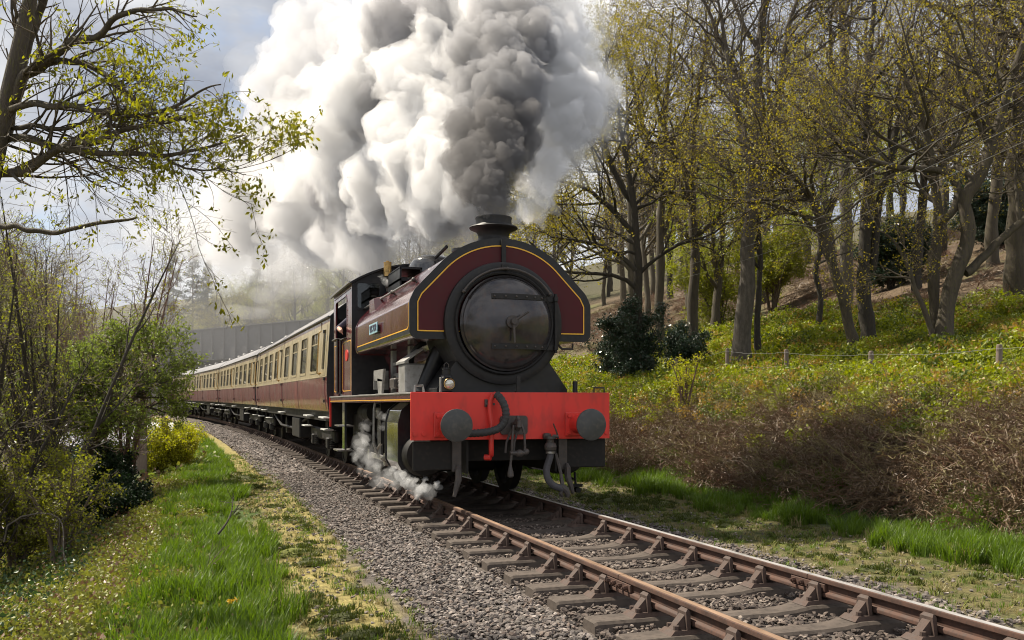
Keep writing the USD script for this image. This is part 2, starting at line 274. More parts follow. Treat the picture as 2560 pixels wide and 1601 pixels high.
# ---------------------------------------------------------------- ground: one sheet to the horizon
def sstep(x, a, b):
    t = np.clip((np.asarray(x, float) - a) / (b - a), 0, 1); return t * t * (3 - 2 * t)
def fbm2(x, y, sc, oct=4, seed=0): return meshkit.fbm(np.stack([np.asarray(x) * sc, np.asarray(y) * sc, np.full_like(np.asarray(x, float), 3.7)], -1), oct, seed) - 0.5
U_PTS = [-400, -60, -26, -14, -9.5, -7.0, -5.6, -4.5, -3.9, -3.2, -2.6, -2.0, -1.4, 0, 1.4, 2.4, 3.6, 5.0, 5.6, 6.6, 8.4, 9.6, 12.5, 15.5, 19.0, 30.0, 60, 110, 200, 400]
Z_PTS = [4, 3.0, -1.6, -2.5, -2.45, -1.55, -.95, -.5, -.42, -.4, -.38, -.34, -.3, -.27, -.3, -.34, -.36, -.33, .05, .8, 1.5, 1.64, 2.5, 3.2, 4.35, 8.2, 16.5, 27, 33, 36]
from scipy.interpolate import PchipInterpolator
_zu = PchipInterpolator(U_PTS, Z_PTS)
def terrain(x, y, rough=True):
    x = np.asarray(x, float); y = np.asarray(y, float)
    l, u = track_lu(x, y)
    z = _zu(np.clip(u, -400, 400))
    # the left bank narrows and the verge falls away less beyond the bush; both sides close in as a cutting beyond the bridge
    far = sstep(l, 34, 60) * (u < -2)
    z = z + far * (np.clip(-u - 3.0, 0, 9) * 0.12)
    cut = sstep(l, 80, 125)
    z = z + cut * np.where(u < 0, np.clip(-u - 3.2, 0, 14) * 0.62, np.clip(u - 5, 0, 20) * 0.1)
    z = z + np.clip(l - 112, 0, 220) * 0.055 * sstep(np.abs(u), 6, 22) 
    z = z + np.clip(l - 12, 0, 25) * 0.016 * sstep(u, 6, 9)
    z = z + grade(l) * (1 - sstep(np.abs(u), 60, 120))
    if rough:
        w = sstep(np.abs(u), 1.7, 5.0)
        z = z + w * (fbm2(x, y, 0.55, 4, 2) * 0.34) + sstep(np.abs(u + 0.0), 9, 16) * fbm2(x, y, 0.16, 3, 5) * 1.3 + fbm2(x, y, 2.6, 3, 9) * (0.03 + 0.06 * w)
        z = z + sstep(u, 6.0, 7.2) * (1 - sstep(u, 9.5, 12)) * fbm2(x, y, 0.9, 3, 12) * 0.7
        z = z + sstep(np.abs(u), 40, 90) * fbm2(x, y, 0.03, 3, 15) * 9
    return z
def warp(n, lo, mid0, mid1, hi, fine):
    a = np.arange(mid0, mid1 + 1e-6, fine); g = 1.11
    out = [mid1]; st = fine
    while out[-1] < hi: st *= g; out.append(out[-1] + st)
    inn = [mid0]; st = fine
    while inn[-1] > lo: st *= g; inn.append(inn[-1] - st)
    return np.r_[inn[::-1][:-1], a, out[1:]]
gx = warp(0, -900, -7.0, 20.0, 900, 0.14); gy = warp(0, -60, 1.0, 30.0, 1500, 0.16)
GX, GY = np.meshgrid(gx, gy, indexing='ij')
GZ = terrain(GX, GY)
GL, GU = track_lu(GX, GY)
def mixc(c, k, col): return c * (1 - k[..., None]) + np.asarray(col) * k[..., None]
nA, nB, nC = fbm2(GX, GY, 0.8, 4, 21), fbm2(GX, GY, 3.5, 3, 22), fbm2(GX, GY, 0.25, 3, 23)
T = np.zeros(GX.shape + (3,)) + (0.115, 0.095, 0.065)                          # earth
ub = GU + nA * 0.9 + nB * 0.5
T = mixc(T, sstep(ub, -5.4, -4.6) * (1 - sstep(ub, -3.4, -3.0)), (0.055, 0.085, 0.02))            # grass crest
T = mixc(T, sstep(ub, -3.35, -3.0) * (1 - sstep(ub, -2.45, -2.2)), (0.23, 0.19, 0.07))           # yellow moss strip
T = mixc(T, sstep(ub, -2.45, -2.25) * (1 - sstep(ub, 1.9, 2.6)), (0.1, 0.085, 0.075))                   # ballast dust
T = mixc(T, sstep(ub, 1.9, 2.5) * (1 - sstep(ub, 4.2, 4.8)), (0.11, 0.095, 0.04))                      # moss and cinders on the right
T = mixc(T, sstep(ub, 1.9, 2.8) * (1 - sstep(ub, 4.2, 4.8)) * sstep(nB + nA * .5, 0.02, 0.12), (0.06, 0.07, 0.018))
T = mixc(T, sstep(ub, 4.3, 4.8) * (1 - sstep(ub, 5.3, 5.8)), (0.05, 0.075, 0.02))
T = mixc(T, sstep(ub, 5.4, 6.0) * (1 - sstep(ub, 7.8, 9.0)), (0.045, 0.033, 0.022))                     # bank under dead bracken
T = mixc(T, sstep(ub, 7.8, 9.0) * (1 - sstep(ub, 15, 18)), (0.07, 0.075, 0.02))                       # under the bilberry
T = mixc(T, sstep(ub, 15, 18), (0.105, 0.075, 0.048))                                              # woodland floor, dead bracken
T = mixc(T, sstep(ub, 15, 18) * sstep(nC + nB * 0.4, 0.03, 0.12), (0.115, 0.125, 0.045))
T = mixc(T, (1 - sstep(ub, -5.6, -4.9)) * sstep(nC + nA, -0.05, 0.15), (0.09, 0.085, 0.035))
T = mixc(T, (1 - sstep(ub, -26, -15)), (0.06, 0.058, 0.032))
T = mixc(T, sstep(GL, 75, 105) * sstep(np.abs(GU), 6, 12), (0.06, 0.056, 0.034))
T = mixc(T, sstep(GU, 45, 70), (0.075, 0.068, 0.04))
gi, gj = np.meshgrid(np.arange(len(gx) - 1), np.arange(len(gy) - 1), indexing='ij'); ny = len(gy)
gf = np.stack([gi * ny + gj, (gi + 1) * ny + gj, (gi + 1) * ny + gj + 1, gi * ny + gj + 1], -1).reshape(-1, 4)
obj('ground', (np.stack([GX, GY, GZ], -1).reshape(-1, 3), gf), m_ground, smooth=True, tint=T.reshape(-1, 3), kind='structure', label='ground of the railway cutting, verges and wooded hillside', category='ground')

# ---------------------------------------------------------------- rails
def rail_profile():      # bullhead section, (u, z), rail top at 0
    h = [(0.033, -0.004), (0.035, -0.012), (0.035, -0.034), (0.028, -0.042), (0.0105, -0.05), (0.0095, -0.1), (0.027, -0.112), (0.031, -0.12), (0.031, -0.138), (0.022, -0.148)]
    top = [(-0.026, 0.0), (0.026, 0.0)]
    return top + h + [(-a, b) for a, b in h[::-1]]
RPROF = np.array(rail_profile())
def sweep_rail(u0, l0, l1, prof=RPROF, dz=0.0, closed=True):
    ls = np.r_[np.arange(l0, min(17.0, l1), 2.0), np.arange(max(17.0, l0), l1, 1.5), l1] if l1 > 17 else np.r_[np.arange(l0, l1, 1.0), l1]
    V = []
    for l in ls:
        x, y = track_xy(np.full(len(prof), l), u0 + prof[:, 0]); V.append(np.stack([x, y, prof[:, 1] + dz + grade(l)], -1))
    n = len(prof); V = np.array(V).reshape(-1, 3); i, j = np.meshgrid(np.arange(len(ls) - 1), np.arange(n), indexing='ij'); j2 = (j + 1) % n
    f = np.stack([i * n + j, i * n + j2, (i + 1) * n + j2, (i + 1) * n + j], -1).reshape(-1, 4)
    m = MB().add(V, f)
    tri = trimesh.creation.triangulate_polygon(Polygon(prof), engine='earcut')[1] % n
    m.add(V[:n], tri[:, ::-1]); m.add(V[-n:], tri); return m
RAIL_U = 0.728
TOPPROF = np.array([(-0.027, -0.006), (-0.0255, 0.0015), (0.0255, 0.0015), (0.027, -0.006)])
def fishplate(u0, l, side, p):
    m = MB(); x = AC + u0 + side * 0.022
    m.box(x - 0.012, x + 0.012, l - 0.23, l + 0.23, -0.105, -0.045, 0.004)
    for k in (-0.17, -0.06, 0.06, 0.17):
        m.cyl((x, l + k, -0.075), (x + side * 0.045, l + k, -0.075), 0.019, n=6); m.cyl((x + side * 0.045, l + k, -0.075), (x + side * 0.06, l + k, -0.075), 0.011, n=6)
    obj('fishplate', m, m_rust, p, smooth=30)
for sgn, jl, lab in ((-1, 7.18, 'brown left hand rail beside the ballast shoulder'), (1, 6.76, 'right hand rail beside the mossy strip')):
    for a, b in ((-3.0, jl - 0.005), (jl + 0.005, 150.0)):
        near = a < 0
        r = thing('rail', lab + (', length nearest the camera' if near else ', length running on under the train'), 'rail', group='rails of the single track')
        obj('rail_bar', sweep_rail(sgn * RAIL_U, a, b), m_rust, r, smooth=30)
        obj('running_surface', sweep_rail(sgn * RAIL_U, a, b, TOPPROF), m_railtop if sgn > 0 else m_railbrown, r)
        if near:
            fishplate(sgn * RAIL_U, jl, -1, r); fishplate(sgn * RAIL_U, jl, 1, r)

# ---------------------------------------------------------------- sleepers with their chairs
def sleeper_mesh(seed):
    rg = np.random.default_rng(seed); m = MB()
    us = np.array([-1.24, -1.22, -0.98, -0.9, -0.56, -0.42, -0.25, 0.25, 0.42, 0.56, 0.9, 0.98, 1.22, 1.24])
    zt = np.array([-0.215, -0.203, -0.2, -0.196, -0.196, -0.222, -0.235, -0.235, -0.222, -0.196, -0.196, -0.2, -0.203, -0.215]) + rg.normal(0, 0.002, 14)
    hw = np.array([.115, .125, .125, .135, .135, .118, .11, .11, .118, .135, .135, .125, .125, .115])
    V = []
    for u, z, w in zip(us, zt, hw):
        V += [(u, -w - 0.012, -0.36), (u, -w, z - 0.02), (u, -w + 0.02, z), (u, w - 0.02, z), (u, w, z - 0.02), (u, w + 0.012, -0.36)]
    V = np.array(V); n = 6; i, j = np.meshgrid(np.arange(13), np.arange(n), indexing='ij'); j2 = (j + 1) % n
    m.add(V, np.stack([i * n + j, (i + 1) * n + j, (i + 1) * n + j2, i * n + j2], -1).reshape(-1, 4))
    m.add(V[:6], np.array([(0, 1, 2), (0, 2, 3), (0, 3, 4), (0, 4, 5)])); m.add(V[-6:], np.array([(0, 2, 1), (0, 3, 2), (0, 4, 3), (0, 5, 4)]))
    return m
def chair_mesh(u):
    m = MB(); zb = -0.196
    m.hull([(u + a, b, zb - 0.004) for a in (-0.21, 0.21) for b in (-0.095, 0.095)] + [(u + a, b, zb + 0.03) for a in (-0.17, 0.17) for b in (-0.08, 0.08)])
    for s in (-1, 1):      # jaws with a sloping rib
        w = 0.048
        m.hull([(u + s * (w), b, zb + 0.02) for b in (-0.075, 0.075)] + [(u + s * (w + 0.03), b, zb + 0.02) for b in (-0.08, 0.08)] + [(u + s * (w - 0.004), b, -0.05) for b in (-0.06, 0.06)] + [(u + s * (w + 0.03), b, -0.05) for b in (-0.06, 0.06)] + [(u + s * (w + 0.01), b, -0.03) for b in (-0.045, 0.045)])
        m.hull([(u + s * (w + 0.01), b, zb + 0.02) for b in (-0.05, 0.05)] + [(u + s * (w + 0.12), b, zb + 0.026) for b in (-0.035, 0.035)] + [(u + s * (w + 0.02), b, -0.06) for b in (-0.04, 0.04)])
    for a, b in ((-0.145, -0.05), (-0.145, 0.05), (0.145, -0.05), (0.145, 0.05)):
        m.cyl((u + a, b, zb + 0.02), (u + a, b, zb + 0.058), 0.021, n=6)
    return m
_sl0 = thing('sleeper', '', 'sleeper', (AC, 0, 0))
stage.RemovePrim(_sl0.GetPath()); _names[('/World', 'sleeper')] = 0
slp = [1.55, 2.35, 3.15, 3.92, 4.66, 5.36, 6.02, 6.62, 7.4, 7.98, 8.62, 9.36, 10.12, 10.88, 11.64, 12.4, 13.16, 13.94]
slp += list(np.arange(14.72, 30, 0.78)) + list(np.arange(30.2, 62, 0.8))
_src = []
for k, l in enumerate(slp):
    x, y = track_xy(l, 0.0); h = heading(l)
    if l < 12: where = f'concrete sleeper in front of the engine, ' + ('nearest the camera' if k == 0 else f'{["", "second", "third", "fourth", "fifth", "sixth", "seventh", "eighth", "ninth", "tenth", "eleventh", "twelfth", "thirteenth", "fourteenth", "fifteenth"][k]} from the bottom edge of the picture')
    elif l < 22: where = 'weathered sleeper end showing beside the engine between wheels and ballast'
    else: where = 'weathered sleeper end showing along the curve beside the carriages'
    grp = None if l < 12 else ('sleepers beside the engine' if l < 22 else 'sleepers along the curve beside the carriages')
    if k < 3 or k == 22:
        p = thing('sleeper', where, 'sleeper', (float(x), float(y), float(grade(l))), h, grp)
        obj('sleeper_block', sleeper_mesh(k), m_concrete, p, smooth=30)
        for u in (-RAIL_U, RAIL_U): obj('rail_chair', chair_mesh(u), m_chair, p, smooth=30)
        _src.append(p.GetPath())
    else: copy_of(_src[k % 3], 'sleeper', where, 'sleeper', grp, (float(x), float(y) + RNG.normal(0, 0.01), float(grade(l)) + RNG.normal(0, 0.004)), h + RNG.normal(0, 0.008))
# ---------------------------------------------------------------- the steam engine (x right, y backwards from the buffer beam, z up from the rails)
loco = thing('steam_locomotive', 'maroon saddle tank steam engine with red buffer beam, black smokebox and chimney', 'steam locomotive', (AC, S0, 0))
P = lambda name, mesh, mat, parent=None, smooth=30, **cd: obj(name, mesh, mat, parent if parent is not None else loco, smooth=smooth, **cd)
# frames, running plate and beams
bm = P('buffer_beam', MB().box(-1.374, 1.374, 0.0, 0.045, 0.89, 1.512, 0.004), m_red)
for x in (-1.325, -1.205, 1.205, 1.325): P('beam_bolt', MB().cyl((x, 0.005, 0.976), (x, -0.016, 0.976), 0.03, n=14), m_red, bm)
P('rear_beam', MB().box(-1.37, 1.37, 8.4, 8.445, 0.88, 1.5, 0.004), m_red); P('beam_backing', MB().box(-1.335, 1.335, 8.37, 8.398, 0.86, 1.48), m_under)
rp = P('running_plate', MB().box(-1.372, 1.372, 0.048, 8.398, 1.488, 1.512, 0.003), m_greysteel)
val = P('valance', MB().box(-1.36, -1.335, 0.05, 8.39, 1.385, 1.486), m_maroon); MBv = MB().box(1.335, 1.36, 0.05, 8.39, 1.385, 1.486); P('valance', MBv, m_maroon)
P('lining', MB().box(-1.3635, -1.359, 0.06, 8.38, 1.408, 1.42), m_yellow, val)
P('frame_plate', MB().box(-0.63, -0.6, 0.05, 8.39, 0.45, 1.48), m_under); P('frame_plate', MB().box(0.6, 0.63, 0.05, 8.39, 0.45, 1.48), m_under)
P('stretcher', MB().box(-0.598, 0.598, 0.3, 0.34, 0.6, 1.2), m_under)
P('brake_crossbeam', MB().box(-0.66, 0.66, 0.5, 0.58, 0.585, 0.615), m_darkiron)
P('ashpan', MB().box(-0.55, 0.55, 2.6, 6.4, 0.3, 1.0, 0.05), m_under)
# boiler and smokebox
P('boiler', MB().cyl((0, 0.9, 2.44), (0, 5.75, 2.44), 0.72, n=40), m_maroon)
P('firebox', MB().box(-0.62, 0.62, 4.3, 5.74, 1.2, 2.5, 0.12), m_maroon)
sb = MB().lathe([(0.69, 0.0), (0.74, -0.012), (0.8, -0.004), (0.832, 0.012), (0.836, 0.05), (0.836, 1.2), (0.6, 1.2)], (0, 0.4, 2.455), (0, 1, 0), 72)
smokebox = P('smokebox', sb, m_sootblack, smooth=40)
ring = MB().lathe([(0.66, 0.02), (0.665, -0.03), (0.685, -0.042), (0.7, -0.03), (0.705, 0.02)], (0, 0.39, 2.455), (0, 1, 0), 72)
P('door_ring', ring, m_sootblack, smokebox, smooth=50)
dprof = [(0.655, 0.03), (0.65, -0.012), (0.63, -0.022)] + [(0.62 * math.cos(t), -0.03 - 0.2 * math.sin(t) ** 1.3) for t in np.linspace(0.06, math.pi / 2, 16)]
def door_depth(r): return float(np.interp(r, [q[0] for q in dprof[::-1]], [q[1] for q in dprof[::-1]]))
DX, DZ = 0.04, 2.455
door = P('smokebox_door', MB().lathe(dprof, (0.02, 0.385, DZ), (0, 1, 0), 72), m_door, smooth=50)
def strap(z):
    m = MB(); xs = np.linspace(-0.24, 0.74, 22)
    pr = [(x, 0.385 + (door_depth(math.hypot(x - 0.02, z - DZ)) if math.hypot(x - 0.02, z - DZ) < 0.65 else -0.005) - 0.008) for x in xs]
    for k in range(len(pr) - 1):
        (xa, ya), (xb, yb) = pr[k], pr[k + 1]; h = 0.036
        m.add(np.array([(xa, ya, z - h), (xa, ya - 0.014, z - h), (xa, ya - 0.014, z + h), (xa, ya, z + h), (xb, yb, z - h), (xb, yb - 0.014, z - h), (xb, yb - 0.014, z + h), (xb, yb, z + h)]),
              np.array([(0, 4, 5, 1), (1, 5, 6, 2), (2, 6, 7, 3), (3, 7, 4, 0), (0, 1, 2, 3), (4, 7, 6, 5)]))
    s = P('hinge_strap', m, m_sootblack, door, smooth=False)
    return pr
for z in (2.8, 2.13):
    pr = strap(z)
for z in (2.8, 2.13):
    m = MB()
    for x in (-0.2, -0.05, 0.1, 0.25, 0.38, 0.5):
        y = 0.385 + door_depth(math.hypot(x - 0.02, z - DZ)) - 0.02
        m.ball((x, y, z), 0.017, 1)
    P('rivets', m, m_darkiron, door, smooth=True)
P('hinge_post', MB().cyl((0.72, 0.35, 2.06), (0.72, 0.35, 2.87), 0.022, n=10).cyl((0.72, 0.35, 2.1), (0.72, 0.35, 2.16), 0.036, n=10).cyl((0.72, 0.35, 2.77), (0.72, 0.35, 2.83), 0.036, n=10), m_sootblack, door)
m = MB().cyl((0.03, 0.2, DZ), (0.03, 0.11, DZ), 0.085, n=24).cyl((0.03, 0.12, DZ), (0.03, 0.03, DZ), 0.04, n=16)
m.tube([(0.03, 0.06, DZ), (0.1, 0.045, DZ + 0.05), (0.22, 0.02, DZ + 0.13)], [0.02, 0.016, 0.013], 8).tube([(0.03, 0.09, DZ), (0.035, 0.08, DZ - 0.1), (0.045, 0.08, DZ - 0.28)], [0.022, 0.017, 0.014], 8)
P('door_handle', m, m_darkiron, door)
m = MB().tube([(0.02 + 0.735 * math.cos(math.radians(a)), 0.33, 2.455 + 0.735 * math.sin(math.radians(a))) for a in np.linspace(32, 148, 28)], 0.016, 8)
for a in (34, 90, 146):
    c, s_ = math.cos(math.radians(a)), math.sin(math.radians(a)); m.cyl((0.02 + 0.735 * c, 0.4, 2.455 + 0.735 * s_), (0.02 + 0.735 * c, 0.32, 2.455 + 0.735 * s_), 0.014, n=8); m.ball((0.02 + 0.735 * c, 0.33, 2.455 + 0.735 * s_), 0.026, 1)
P('handrail', m, m_darkiron)
P('lamp_iron', MB().box(-0.03, 0.03, 0.425, 0.46, 3.25, 3.6).box(-0.045, 0.045, 0.36, 0.46, 3.19, 3.26, 0.01), m_sootblack)
P('lamp_iron', MB().box(0.05, 0.105, 0.02, 0.045, 1.53, 1.73).box(0.05, 0.105, 0.02, 0.1, 1.515, 1.53), m_sootblack)
# smokebox saddle and sloping apron
m = MB()
m.hull([(s * x, y, z) for s in (-1, 1) for x, z in ((0.93, 1.513), (0.93, 1.56), (0.62, 2.0), (0.45, 2.1)) for y in (0.46, 1.6)])
P('saddle', m, m_black, smooth=20)
# chimney
ch = [(0.31, 0.0), (0.27, 0.01), (0.235, 0.05), (0.215, 0.1), (0.215, 0.13), (0.228, 0.17), (0.25, 0.2), (0.29, 0.215), (0.335, 0.235), (0.345, 0.25), (0.335, 0.265), (0.28, 0.275), (0.262, 0.285), (0.256, 0.3), (0.256, 0.37), (0.262, 0.385), (0.258, 0.4), (0.22, 0.405), (0.2, 0.39), (0.19, 0.2), (0.19, -0.1)]
P('chimney', MB().lathe(ch, (0, 0.93, 3.585), (0, 0, 1), 48), m_sootblack, smooth=45)
# saddle tank
base = [(-1.28, 2.24), (-1.28, 2.74), (-1.21, 2.885)] + [(1.2 * math.cos(t), 2.412 + 1.2 * math.sin(t)) for t in np.radians(np.linspace(134, 46, 33))] + [(1.21, 2.885), (1.28, 2.74), (1.28, 2.24)]
outline = Polygon(base).buffer(-0.1).buffer(0.1, quad_segs=6)
tank = P('saddle_tank', MB().prism(outline.buffer(-0.006), 0.52, 5.3), m_maroon, smooth=35)
front = outline.buffer(0.012)
P('front_plate', MB().prism(front, 0.485, 0.52), m_black, tank)
panel = outline.buffer(-0.088)
P('front_panel', MB().prism(panel, 0.477, 0.486), m_maroonflat, tank)
P('lining', MB().prism(panel.difference(panel.buffer(-0.016)), 0.4735, 0.478), m_yellow, tank)
P('rear_rim', MB().prism(outline.buffer(0.006).difference(outline.buffer(-0.05)), 5.26, 5.31), m_maroon, tank)
# lining and black band along the tank's side
side = LineString([(5.2, 2.372), (0.72, 2.372), (0.66, 2.395), (0.635, 2.44), (0.632, 2.72)])
P('lining', MB().prism(side.buffer(0.0075, cap_style=2), -1.2785, -1.273, 'yz'), m_yellow, tank)
P('border', MB().prism(sbox(0.52, 2.3, 5.25, 2.358).union(sbox(0.52, 2.3, 0.615, 2.71)), -1.2775, -1.272, 'yz'), m_black, tank)
# name plate standing on brackets
npl = P('name_plate', MB().box(-1.325, -1.31, 2.85, 3.6, 2.475, 2.64, 0.004), m_plateblue)
tm = meshkit.text_mesh('VICTOR', 0.1, 0.006, bold=True); v = tm.vertices; w = v[:, 0].max() - v[:, 0].min()
sc = 0.64 / w
P('lettering', MB().add(np.c_[-1.3245 - v[:, 2], 3.545 - v[:, 0] * sc, 2.51 + v[:, 1]], tm.faces), m_shirt, npl, smooth=False)
P('plate_bracket', MB().box(-1.31, -1.27, 2.95, 3.0, 2.5, 2.6).box(-1.31, -1.27, 3.45, 3.5, 2.5, 2.6), m_black, npl)
P('tank_step', MB().hull([(-0.88, 3.95, 3.15), (-0.88, 4.5, 3.15), (-1.17, 3.95, 2.9), (-1.17, 4.5, 2.9), (-1.17, 4.05, 3.13), (-1.17, 4.5, 3.13), (-0.9, 4.05, 3.2), (-0.9, 4.5, 3.2)]), m_maroon)
ft = MB().box(-0.8, -0.42, 3.7, 4.75, 3.4, 3.44).box(-0.8, -0.77, 3.7, 4.75, 3.3, 3.62).box(-0.45, -0.42, 3.7, 4.75, 3.3, 3.62).box(-0.8, -0.42, 3.7, 4.75, 3.6, 3.635)
P('sand_box', ft, m_black)
m = MB().tube([(-1.06, 6.4 - 5.07 * t, 3.12) for t in np.linspace(0, 1, 8)], 0.019, 8)
P('tank_handrail', m, m_steel)
for y in (1.33, 2.97, 4.75):
    P('handrail_knob', MB().cyl((-0.99, y, 3.07), (-1.06, y, 3.12), 0.018, n=8).ball((-1.06, y, 3.12), 0.034, 1), m_darkiron)
P('filler_lid', MB().lathe([(0.24, 0), (0.24, 0.1), (0.26, 0.11), (0.26, 0.15), (0.1, 0.18), (0, 0.18)], (0, 2.3, 3.59), (0, 0, 1), 28), m_black)
P('steam_dome', MB().lathe([(0.45, 0), (0.43, 0.1), (0.42, 0.26), (0.39, 0.35), (0.33, 0.41), (0.22, 0.45), (0.1, 0.465), (0, 0.468)], (0, 4.75, 3.53), (0, 0, 1), 36), m_gloss, smooth=60)
P('safety_valve', MB().tube([(-0.05, 4.3, 3.9), (-0.02, 3.85, 3.97), (0.0, 3.7, 4.0)], 0.03, 8), m_black)
ws = P('whistle', MB().cyl((-0.655, 5.6, 3.71), (-0.655, 5.6, 3.955), 0.07, n=18).lathe([(0.075, 0), (0.075, 0.015), (0.03, 0.02), (0.03, 0.04)], (-0.655, 5.6, 3.955), (0, 0, 1), 16), m_brass)
P('whistle_stand', MB().lathe([(0.03, 0), (0.03, 0.06), (0.05, 0.08), (0.05, 0.16), (0.035, 0.18), (0.06, 0.2), (0.07, 0.215), (0.02, 0.22), (0.02, 0.29)], (-0.655, 5.6, 3.43), (0, 0, 1), 14), m_darkiron, ws)
# cab
cx = 1.29
spect = sbox(-cx, 1.513, cx, 3.62).union(Polygon([(-cx, 3.58)] + [(2.45 * math.sin(t) , 3.97 - 2.45 + 2.45 * math.cos(t)) for t in np.linspace(-0.554, 0.554, 21)] + [(cx, 3.58)]))
wl, wr = rpoly([(-1.2, 3.11), (-0.8, 3.18), (-0.76, 3.6), (-1.2, 3.6)], 0.06), rpoly([(1.2, 3.11), (0.8, 3.18), (0.76, 3.6), (1.2, 3.6)], 0.06)
cab = P('cab', MB().prism(spect.difference(wl).difference(wr), 5.74, 5.77), m_black)
for g_ in (wl, wr):
    wn = P('cab_window', MB().prism(g_.buffer(0.03).difference(g_.buffer(-0.01)), 5.725, 5.742), m_black, cab)
    P('pane', MB().prism(g_, 5.75, 5.756), m_pane, cab, smooth=False)
P('cab_back', MB().prism(spect.difference(wl).difference(wr), 8.32, 8.35), m_black, cab)
ysd = sbox(5.77, 1.513, 8.32, 3.58)
opening = rpoly([(6.42, 2.62), (6.42, 3.42), (7.98, 3.42), (7.98, 2.68), (7.62, 2.62), (7.62, 1.4), (7.05, 1.4), (7.05, 2.62)], 0.09).union(sbox(7.05, 1.513, 7.62, 2.3))
for s, nm in ((-1, 'left'), (1, 'right')):
    x0, x1 = (-cx, -cx + 0.02) if s < 0 else (cx - 0.02, cx)
    sd = P('cab_side', MB().prism(ysd.difference(opening), x0, x1, 'yz'), m_maroon, cab)
    if s < 0:
        bead = opening.buffer(0.03).difference(opening).intersection(sbox(5.9, 1.6, 8.3, 3.6))
        P('beading', MB().prism(bead, x0 - 0.008, x0 + 0.004, 'yz'), m_maroon, sd)
        for (a, b) in ((5.86, 6.98), (7.7, 8.26)):
            rect = rpoly([(a, 1.6), (b, 1.6), (b, 2.55), (a, 2.55)], 0.08); P('lining', MB().prism(rect.difference(rect.buffer(-0.012)), x0 - 0.003, x0 + 0.004, 'yz'), m_yellow, sd)
        P('works_plate', MB().prism(affinity.scale(Point(6.42, 2.28).buffer(1.0, 24), 0.17, 0.11), x0 - 0.012, x0 + 0.004, 'yz'), m_red, sd)
        rv = MB()
        for zz in np.arange(2.5, 3.4, 0.09): rv.ball((x0 - 0.003, 6.32, zz), 0.009, 1)
        for yy in np.arange(5.85, 6.9, 0.1): rv.ball((x0 - 0.003, yy, 2.58), 0.009, 1)
        for yy in np.arange(5.9, 8.25, 0.12): rv.ball((x0 - 0.003, yy, 3.5), 0.009, 1)
        P('rivets', rv, m_maroon, sd, smooth=True)
        P('door_pillar', MB().cyl((x0 - 0.03, 7.1, 1.55), (x0 - 0.03, 7.1, 2.64), 0.02, n=8).cyl((x0 - 0.03, 7.58, 1.55), (x0 - 0.03, 7.58, 2.64), 0.02, n=8), m_darkiron, cab)
        P('arm_rest', MB().box(x0 - 0.05, x0 + 0.05, 7.62, 8.3, 2.655, 2.69, 0.01).box(x0 - 0.05, x0 + 0.05, 6.42, 7.05, 2.6, 2.625, 0.01), m_darkiron, cab)
ra = np.linspace(-0.575, 0.575, 25); rt = [(2.47 * math.sin(t), 3.985 - 2.47 + 2.47 * math.cos(t)) for t in ra]; rb = [(2.44 * math.sin(t), 3.985 - 2.47 + 2.44 * math.cos(t)) for t in ra[::-1]]
P('cab_roof', MB().prism(Polygon(rt + rb), 5.66, 8.52), m_black, cab)
P('rain_strip', MB().box(-1.36, -1.335, 5.66, 8.52, 3.575, 3.61), m_steel, cab)
P('cab_floor', MB().box(-1.26, 1.26, 5.78, 8.31, 1.516, 1.56), m_inside, cab)
P('backhead', MB().cyl((0, 5.78, 2.35), (0, 6.0, 2.35), 0.75, n=28).box(-1.2, 1.2, 7.9, 8.3, 1.56, 2.6), m_inside, cab)
P('bunker', MB().box(-1.2, 1.2, 8.36, 8.44, 1.52, 2.5), m_black, cab)
# buffers
for s in (-1, 1):
    x = s * 0.9
    b = P('buffer', MB().lathe([(0.13, 0.0), (0.125, -0.06), (0.105, -0.1), (0.1, -0.26), (0.104, -0.3), (0.09, -0.31), (0.075, -0.31)], (x, 0.0, 1.09), (0, 1, 0), 28), m_red)
    P('buffer_flange', MB().box(x - 0.175, x + 0.175, -0.032, -0.001, 0.93, 1.245, 0.008), m_red, b)
    for a in (-0.13, 0.13):
        for c in (-0.115, 0.115): P('flange_bolt', MB().cyl((x + a, -0.03, 1.088 + c), (x + a, -0.06, 1.088 + c), 0.024, n=6), m_red, b)
    P('plunger', MB().cyl((x, -0.3, 1.09), (x, -0.5, 1.09), 0.072, n=20), m_steel, b)
    P('buffer_head', MB().lathe([(0.07, 0.05), (0.12, 0.03), (0.2, 0.015), (0.207, 0.0), (0.205, -0.014), (0.17, -0.024), (0.1, -0.034), (0.04, -0.037), (0, -0.038)], (x, -0.5, 1.09), (0, 1, 0), 40), m_buffer, b, smooth=50)
